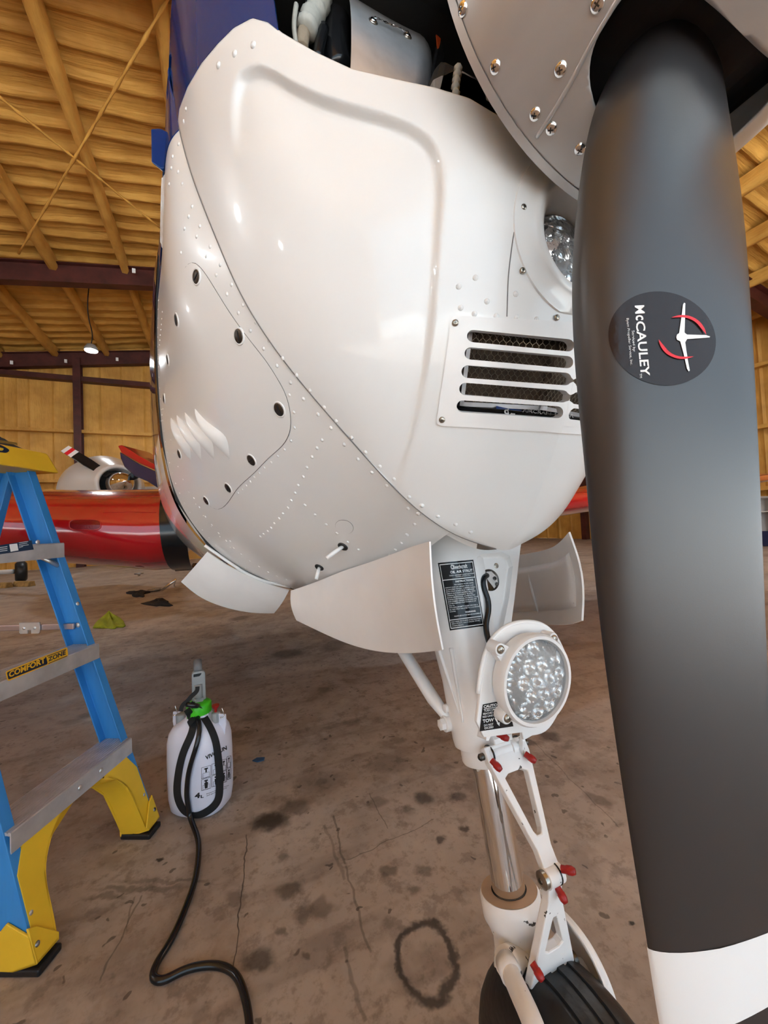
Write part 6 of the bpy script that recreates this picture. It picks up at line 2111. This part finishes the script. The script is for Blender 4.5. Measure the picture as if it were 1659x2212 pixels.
# valve and outlet
vp = top + fx * .062 + Vector((0, 0, -.022))
obj('valve_collar', lathe([(.013, -.012), (.0135, 0), (.0135, .018), (.011, .020)], vp + Vector((0, 0, .005)), (0, 0, 1), 20, caps=True), M['grey_plastic'], sv, smooth=True, autos=40)
obj('relief_valve', lathe([(.0045, .018), (.005, .030), (.0085, .034), (.0120, .040), (.0120, .043), (.001, .043)], vp + Vector((0, 0, .005)), (0, 0, 1), 18), M['red_plastic'], sv, smooth=True, autos=40)
op = top - fx * .060 + fyv * .012 + Vector((0, 0, -.024))
obj('outlet_collar', lathe([(.015, -.014), (.0155, 0), (.0155, .020), (.012, .022)], op, (0, 0, 1), 20, caps=True), M['grey_plastic'], sv, smooth=True, autos=40)
for s_ in (1, -1):
    base = BP + fx * s_ * .088 + Vector((0, 0, .262))
    ear = [base + fx * s_ * a + Vector((0, 0, b)) for a, b in ((-.018, .038), (.010, .036), (.012, .004), (.006, -.030), (-.004, -.050), (-.012, -.02))]
    obj('strap_ear', prism([p - fyv * .003 for p in ear], fyv * .006), M['poly'], sv, bevel=.001)
    hk_ = base + Vector((0, 0, .028)) + fyv * .004
    obj('strap_hook', tube(curve_pts([hk_ - fx * .006, hk_ + fyv * .006, hk_ + fx * .006, hk_ + fx * .004 + Vector((0, 0, .018)), hk_ + Vector((0, 0, .030))], 14), .0016, 6), M['chrome'], sv, smooth=True)
# strap: ribbon laid over the front of the bottle, looping to the floor
def onbot(px, py, off=.002):
    p, n = hit(bB, px, py, off)
    if p is None:
        p = CAM + ray(px, py) * ((BP - CAM).dot(CF) - .075)
    return p
def ribbon(px_pts, wpx, name, lift, n=60, floor=True):
    C = curve_pts(px_pts, n)
    rows = []
    for k in range(n):
        a = np.array(C[max(0, k - 1)]); b = np.array(C[min(n - 1, k + 1)])
        d = (b - a) / np.linalg.norm(b - a)
        nrm = np.array((-d[1], d[0]))
        w = wpx / 2
        c = np.array(C[k])
        row = []
        for s in (-1, -.33, .33, 1):
            q = c + nrm * w * s
            p = onbot(q[0], q[1], lift)
            f = at_z(q[0], q[1], .004)
            if (p - CAM).dot(CF) > (f - CAM).dot(CF) or p.z < .004: p = f
            row.append(tuple(p))
        rows.append(row)
    # smooth depth jumps
    G = np.array(rows)
    for _ in range(6):
        G[1:-1] = (G[:-2] + 2 * G[1:-1] + G[2:]) / 4
    return obj(name, solid_grid(G, .0014), M['strap'], sv, smooth=True, autos=40)
def ss(x, y): return (320 + x / 5.267, 1400 + y / 5.267)
ribbon([ss(x, y) for x, y in ((480, 640), (560, 690), (640, 800), (720, 940), (770, 1090), (790, 1250), (808, 1450), (805, 1620), (795, 1720), (740, 1800), (640, 1870), (540, 1905), (450, 1880), (390, 1810), (345, 1700), (338, 1550), (365, 1350), (420, 1150), (490, 1000), (520, 880), (500, 790), (440, 700))], 15, 'strap', .004, 110)
ribbon([ss(x, y) for x, y in ((370, 720), (390, 650), (440, 610), (500, 540), (560, 480), (560, 440))], 9, 'strap', .016, 30)
obj('strap_buckle', prism([onbot(*ss(x, y), .010) for x, y in ((460, 850), (530, 760), (555, 800), (485, 905))], -vd * .006), M['strap'], sv, bevel=.001)
# hose: from the outlet down the front, then along the floor
hp = []
for x, y in ((440, 640), (500, 650), (550, 720), (580, 830), (590, 950), (570, 1080), (520, 1250), (480, 1420), (465, 1560), (465, 1680), (478, 1770), (490, 1850)):
    p = onbot(*ss(x, y), .009)
    if p.z < .0075: p = at_z(*ss(x, y), .0075)
    hp.append(p)
for x, y in ((424, 1800), (429, 1845), (420, 1905), (395, 1975), (358, 2050), (334, 2092), (332, 2110), (345, 2118), (385, 2102), (440, 2086), (480, 2088), (510, 2108), (528, 2150), (538, 2205), (540, 2260)):
    p = at_z(x, y, .0075); hp.append(p)
obj('hose', tube(curve_pts(hp, 220), .0075, 12), M['black_gloss'], sv, smooth=True)
# printing on the bottle
def pb(x, y): return onbot(*ss(x, y), .0007)
pr = [text_vf('VIVOSUN', (655, 1275), (240, -120), (-6, -48), lambda x, y: pb(x, y), .04), text_vf('4', (530, 1712), (62, -10), (2, -62), lambda x, y: pb(x, y), .05), text_vf('L', (598, 1706), (34, -6), (1, -34), lambda x, y: pb(x, y), .04),
      text_vf('Pressure sprayer for home', (665, 1668), (250, -100), (0, -16), lambda x, y: pb(x, y), .01), text_vf('and garden use only', (665, 1690), (230, -95), (0, -16), lambda x, y: pb(x, y), .01)]
def frame_(q, w=5):
    out = []
    for i in range(4):
        a, b = np.array(q[i], float), np.array(q[(i + 1) % 4], float)
        d = (b - a) / np.linalg.norm(b - a); n_ = np.array((-d[1], d[0])) * w / 2
        k = 5
        V = []
        for t in range(k + 1):
            c = a + (b - a) * t / k
            V += [pb(*(c + n_)), pb(*(c - n_))]
        out.append((V, [(2 * t, 2 * t + 2, 2 * t + 3, 2 * t + 1) for t in range(k)]))
    return out
def patch(q):
    return [pb(*p) for p in q], [tuple(range(len(q)))]
cells = []
for cx0, dy in ((608, 0), (724, -42), (828, -85), (895, -125)):
    w = 104 if cx0 < 800 else (62 if cx0 < 880 else 44)
    for r in (0, 1):
        y0 = 1362 + dy + r * 135
        sl = -30 * w / 104
        q = [(cx0, y0), (cx0 + w, y0 + sl), (cx0 + w, y0 + sl + 125), (cx0, y0 + 125)]
        pr += frame_(q, 4)
        u = lambda a, b: (cx0 + w * a, y0 + sl * a + 125 * b)
        pr += frame_([u(.15, .55), u(.85, .55), u(.85, .98), u(.15, .98)], 3)
        pr.append(patch([u(.3, .12), u(.7, .12), u(.7, .25), u(.3, .25)])); pr.append(patch([u(.42, .25), u(.58, .25), u(.58, .52), u(.42, .52)]))
        if r: pr.append(patch([u(.3, .35), u(.72, .35), u(.66, .9), u(.36, .9)]))
obj('bottle_print', join(*pr), M['black'], sv, fixn=False)
# ================================================================== things on the floor
def crumple(name, px, py, w, h, hgt, m, label, cat, seed, spike=0):
    rnd = random.Random(seed)
    c = at_z(px, py, 0)
    ex = at_z(px + w / 2, py, 0) - c; ey = at_z(px, py - h / 2, 0) - c
    V, F = [], []
    n, mm = 22, 9
    ph = [rnd.random() * 6.28 for _ in range(6)]
    for i in range(n):
        a = 2 * math.pi * i / n
        R = 1 + .24 * math.sin(3 * a + ph[0]) + .16 * math.sin(5 * a + ph[1]) + .08 * math.sin(9 * a + ph[4])
        for j in range(mm):
            t = j / (mm - 1)
            r = math.cos(t * math.pi / 2) * R
            z = hgt * math.sin(t * math.pi / 2) ** .8 * (.62 + .42 * math.sin(2 * a + ph[2]) * (1 - t) + .35 * math.sin(5 * a + ph[3] + 4 * t) * math.cos(t * 1.2) + spike * t ** 3) + .004
            if j == 0: z = 0.001
            V.append(c + ex * r * math.cos(a) + ey * r * math.sin(a) + Vector((0, 0, z)))
    F = [(i * mm + j, ((i + 1) % n) * mm + j, ((i + 1) % n) * mm + j + 1, i * mm + j + 1) for i in range(n) for j in range(mm - 1)]
    F += [tuple(i * mm for i in range(n))]
    o = obj(name, (V, F), m, None, smooth=True)
    return tag(o, label, cat)
M['glove'] = mat('black cloth', (0.012, 0.011, 0.012), 0.8, bump=.4, bscale=90)
M['green_cloth'] = mat('lime green cloth', (0.28, 0.34, 0.02), 0.8, bump=.4, bscale=60, var=.25, vscale=9)
crumple('rag', 298, 1283, 42, 12, .05, M['glove'], 'black rag on the floor, the one nearer the red wing', 'rag', 2)
crumple('rag', 342, 1304, 56, 12, .06, M['glove'], 'black rag on the floor below the mirror', 'rag', 5)
crumple('cloth', 236, 1348, 56, 22, .07, M['green_cloth'], 'lime green cloth dropped on the floor behind the blue ladder rail', 'cloth', 9, 1.2)
# inspection mirror on a rod
mp_ = at_z(334, 1277, 0)
im = empty('inspection_mirror', mp_, 'small inspection mirror with a steel rod lying on the floor', 'mirror')
ex = at_z(352, 1277, 0) - mp_
obj('mirror_cup', lathe([(.002, .004), (.075, .004), (.10, .022), (.103, .03), (.098, .03)], mp_, (0, 0, 1), 28), M['steel'], im, smooth=True)
a = at_z(349, 1275, .03); b = a + (at_d(380, 1252, (a - CAM).dot(CF)) - a)
obj('rod', tube([a, b], .02, 10), M['chrome'], im, smooth=True)
obj('rod_leg', tube([b, at_z(376, 1265, .004)], .008, 8), M['chrome'], im, smooth=True)
# blue scrap
cs = at_z(558, 1642, 0.002)
obj_s = obj('paper_scrap', prism([at_z(x, y, .001) for x, y in ((545, 1644), (555, 1638), (572, 1637), (570, 1643), (556, 1647))], (0, 0, .003)), mat('blue scrap', (0.03, 0.08, 0.16), .6))
tag(obj_s, 'small blue scrap on the floor beside the sprayer bottle', 'scrap')
# ================================================================== airplanes parked behind
M['bg_white'] = mat('off white paint', (0.66, 0.64, 0.62), 0.3, coat=.5)
s0 = 6.2
hub = at_d(262, 1044, s0)
bg = empty('airplane', (hub.x, hub.y + .6, 0), 'white airplane with chrome spinner parked behind the red wing', 'airplane')
axd = Vector((.42, -.9, .03)).normalized()
px_m = s0 / FPX
cw = 44 * px_m
obj('cowl', lathe([(.40, -2.2), (.62, -1.2), (.60, -.75), (.46, -.35), (cw * 1.02, -.05), (cw * .98, .0), (cw * .86, .01), (cw * .80, -.03), (cw * .76, -.25)], hub - axd * .10, axd, 48), M['bg_white'], bg, smooth=True)
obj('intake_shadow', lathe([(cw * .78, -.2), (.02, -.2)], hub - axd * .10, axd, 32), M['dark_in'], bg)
obj('spinner', lathe([(.19, -.10), (.185, -.02), (.165, .08), (.12, .18), (.06, .25), (.003, .28)], hub, axd, 36), M['chrome'], bg, smooth=True)
def bgblade(tip, w, name='propeller_blade'):
    tp_ = at_d(*tip, s0)
    d = (tp_ - hub).normalized(); sdv = d.cross(axd).normalized()
    q = []
    for t, ww in ((.12, .3), (.3, .75), (.6, 1), (.88, .9), (1, .85)):
        p = hub.lerp(tp_, t)
        q.append((p + sdv * w * ww, p - sdv * w * ww))
    poly = [a for a, b in q] + [b for a, b in reversed(q)]
    o = obj(name, prism(poly, axd * .02), M['black_gloss'], bg, bevel=.004)
    return tp_, d, sdv
tp_, d, sdv = bgblade((139, 969), .075)
for k, (t0, t1, m) in enumerate(((.0, .06, 'decal_white'), (.06, .12, 'decal_red'), (.12, .18, 'decal_white'))):
    L_ = (hub - tp_).length
    a_, b_ = tp_ - d * L_ * t0, tp_ - d * L_ * t1
    obj('tip_stripe', prism([a_ + sdv * .069, a_ - sdv * .069, b_ - sdv * .072, b_ + sdv * .072], axd * .026), M[m], bg)
bgblade((322, 1008), .07)
obj('wing', prism([at_d(x, y, s0 + .8) for x, y in ((300, 1052), (345, 1050), (350, 1062), (296, 1064))], (0, 1.2, 0)), M['bg_white'], bg)
wc = at_z(46, 1258, 0)
obj('wheel', lathe([(.10, -.09), (.18, -.10), (.225, -.06), (.235, 0), (.225, .06), (.18, .10), (.10, .09)], wc + Vector((0, 0, .235)), Vector((.9, .35, 0)), 32, caps=True), M['rubber'], bg, smooth=True)
obj('gear_leg', tube(curve_pts([wc + Vector((-.12, 0, .25)), at_d(-30, 1236, 8.4), at_d(40, 1130, 7.6), hub - axd * 1.2], 16), .05, 12), M['bg_white'], bg, smooth=True)
# red and blue raised wing tip
wgt = empty('airplane', at_d(335, 1010, 4.6) * 1.0, 'red and blue airplane whose raised wing shows beside the white cowl', 'airplane')
sw = 4.3
tipo = [(254, 963), (262, 961), (300, 985), (350, 1012), (350, 1022), (300, 1000), (262, 978)]
obj('wing', prism([at_d(x, y, sw) for x, y in tipo], (.2, .5, .02)), M['red_paint'], wgt, bevel=.01)
tipb = [(258, 976), (264, 980), (300, 1002), (350, 1024), (350, 1060), (318, 1040), (290, 1028), (268, 1008), (260, 990)]
obj('wing_underside', prism([at_d(x, y, sw + .02) for x, y in tipb], (.15, .45, .0)), M['blue_dark'], wgt, bevel=.01)
pw = at_d(500, 1060, 5.3)
obj('gear_leg', tube([Vector((pw.x, pw.y, pw.z)), Vector((pw.x, pw.y, .2))], .05, 10), M['blue_dark'], wgt, smooth=True)
obj('wheel', lathe([(.06, -.05), (.15, -.06), (.19, -.03), (.19, .03), (.15, .06), (.06, .05)], (pw.x, pw.y, .19), (1, 0, 0), 28, caps=True), M['rubber'], wgt, smooth=True)
obj('fuselage', lathe([(.06, -.6), (.35, -.2), (.42, .4), (.35, 1.2), (.15, 2.2)], (pw.x + .1, pw.y + .1, pw.z), (.15, 1, 0), 24), M['red_paint'], wgt, smooth=True)
# white nose at the far edge with navy ring, its wheel and chocks
s2_ = 8.6
n2 = at_d(-14, 1040, s2_)
bg2 = empty('airplane', (n2.x, n2.y, 0), 'white airplane half hidden behind the ladder cap', 'airplane')
obj('cowl', lathe([(.5, -1.8), (.62, -.8), (.52, -.25), (.40, -.02), (.36, .02), (.30, -.02)], n2, Vector((.5, -.85, 0)), 40), M['bg_white'], bg2, smooth=True)
obj('spinner', lathe([(.22, -.02), (.2, .1), (.12, .24), (.003, .3)], n2, Vector((.5, -.85, 0)), 28), M['blue_dark'], bg2, smooth=True)
obj('wheel', lathe([(.10, -.09), (.18, -.10), (.225, -.06), (.225, .06), (.18, .10), (.10, .09)], (n2.x - .6, n2.y + .6, .225), (1, 0, 0), 28, caps=True), M['rubber'], bg2, smooth=True)
obj('gear_leg', tube([Vector((n2.x - .6, n2.y + .6, .3)), n2 + Vector((-.25, .5, -.2))], .05, 10), M['bg_white'], bg2, smooth=True)
for (x, y), lab_ in (((2, 1264), 'wooden wheel chock on the far edge of the black wheel'), ((51, 1261), 'yellow wooden wheel chock in front of the black wheel')):
    c = at_z(x, y, .05)
    r_ = (at_z(x + 10, y, .05) - c).normalized()
    f_ = Vector((-r_.y, r_.x, 0))
    w = .24
    o = obj('wheel_chock', hexa([c + r_ * a + f_ * b + Vector((0, 0, -.05)) for a, b in ((-w, -.07), (w, -.07), (w, .07), (-w, .07))], [c + r_ * a + f_ * b + Vector((0, 0, .05)) for a, b in ((-w, -.03), (w, -.03), (w, .05), (-w, .05))]), mat('worn yellow wood', (0.36, 0.22, 0.07), .7, var=.4, vscale=12), None, bevel=.008)
    tag(o, lab_, 'chock')
# ---- shelves and cartons by the far wall, past the blade
M['carton'] = mat('brown carton', (0.20, 0.12, 0.06), .8, var=.3, vscale=6)
yq = 14.2
b0 = at_z(1238, 1151, 0)
yq = min(14.6, b0.y)
rk = empty('steel_stand', at_y(1256, 1150, yq), 'red steel stand under the far red wing', 'stand')
rk.location.z = 0
FLOORFIX = True
def far_box(x0, y0, x1, y1, yy, dep):
    A = at_y(x0, y1, yy); B = at_y(x1, y0, yy)
    z0, z1 = (0.0 if y1 > 1140 else min(A.z, B.z)), max(A.z, B.z)
    return box(((A.x + B.x) / 2, yy + dep / 2, (z0 + z1) / 2), (abs(B.x - A.x), dep, z1 - z0))
obj('post', far_box(1242, 1112, 1246, 1152, yq, .06), M['red_paint'], rk)
obj('post', far_box(1262, 1112, 1267, 1153, yq, .06), M['red_paint'], rk)
obj('post', far_box(1290, 1112, 1294, 1153, yq, .06), M['red_paint'], rk)
obj('shelf', far_box(1242, 1113, 1296, 1117, yq, .5), M['red_paint'], rk)
for k, (x0, y0, x1, y1, l_) in enumerate(((1194, 1124, 1209, 1151, 'brown carton on the floor by the far wall, the tallest one'), (1213, 1128, 1227, 1151, 'brown carton beside the tallest carton by the far wall'), (1232, 1122, 1239, 1150, 'narrow brown carton next to the red steel stand'))):
    tag(obj('carton', far_box(x0, y0, x1, y1, yq + .1, .5), M['carton'], None, bevel=.01), l_, 'carton')
sh = empty('storage_shelf', at_y(1655, 1140, 6.0), 'white storage shelf by the side wall past the blade', 'shelf')
sh.location = Vector((12.3, 5.6, 0))
xs_ = 12.2
def side_box(x0, y0, x1, y1, xx, dep):
    A = at_x(x0, y1, xx); B = at_x(x1, y0, xx)
    z0, z1 = max(0.0, min(A.z, B.z)), max(A.z, B.z)
    return box((xx + dep / 2, (A.y + B.y) / 2, (z0 + z1) / 2), (dep, max(.04, abs(B.y - A.y)), z1 - z0))
obj('board', side_box(1635, 1102, 1705, 1107, xs_, .5), M['bg_white'], sh)
obj('board', side_box(1635, 1072, 1705, 1077, xs_, .5), M['grey_plastic'], sh)
obj('side_panel', side_box(1636, 1072, 1639, 1180, xs_, .5), M['bg_white'], sh)
obj('side_panel', side_box(1702, 1072, 1705, 1180, xs_, .5), M['bg_white'], sh)
t = obj('storage_bin', side_box(1647, 1147, 1680, 1180, xs_ - .55, .4), M['blue_dark'], None, bevel=.01)
tag(t, 'dark blue storage bin in front of the white shelf past the blade', 'bin')
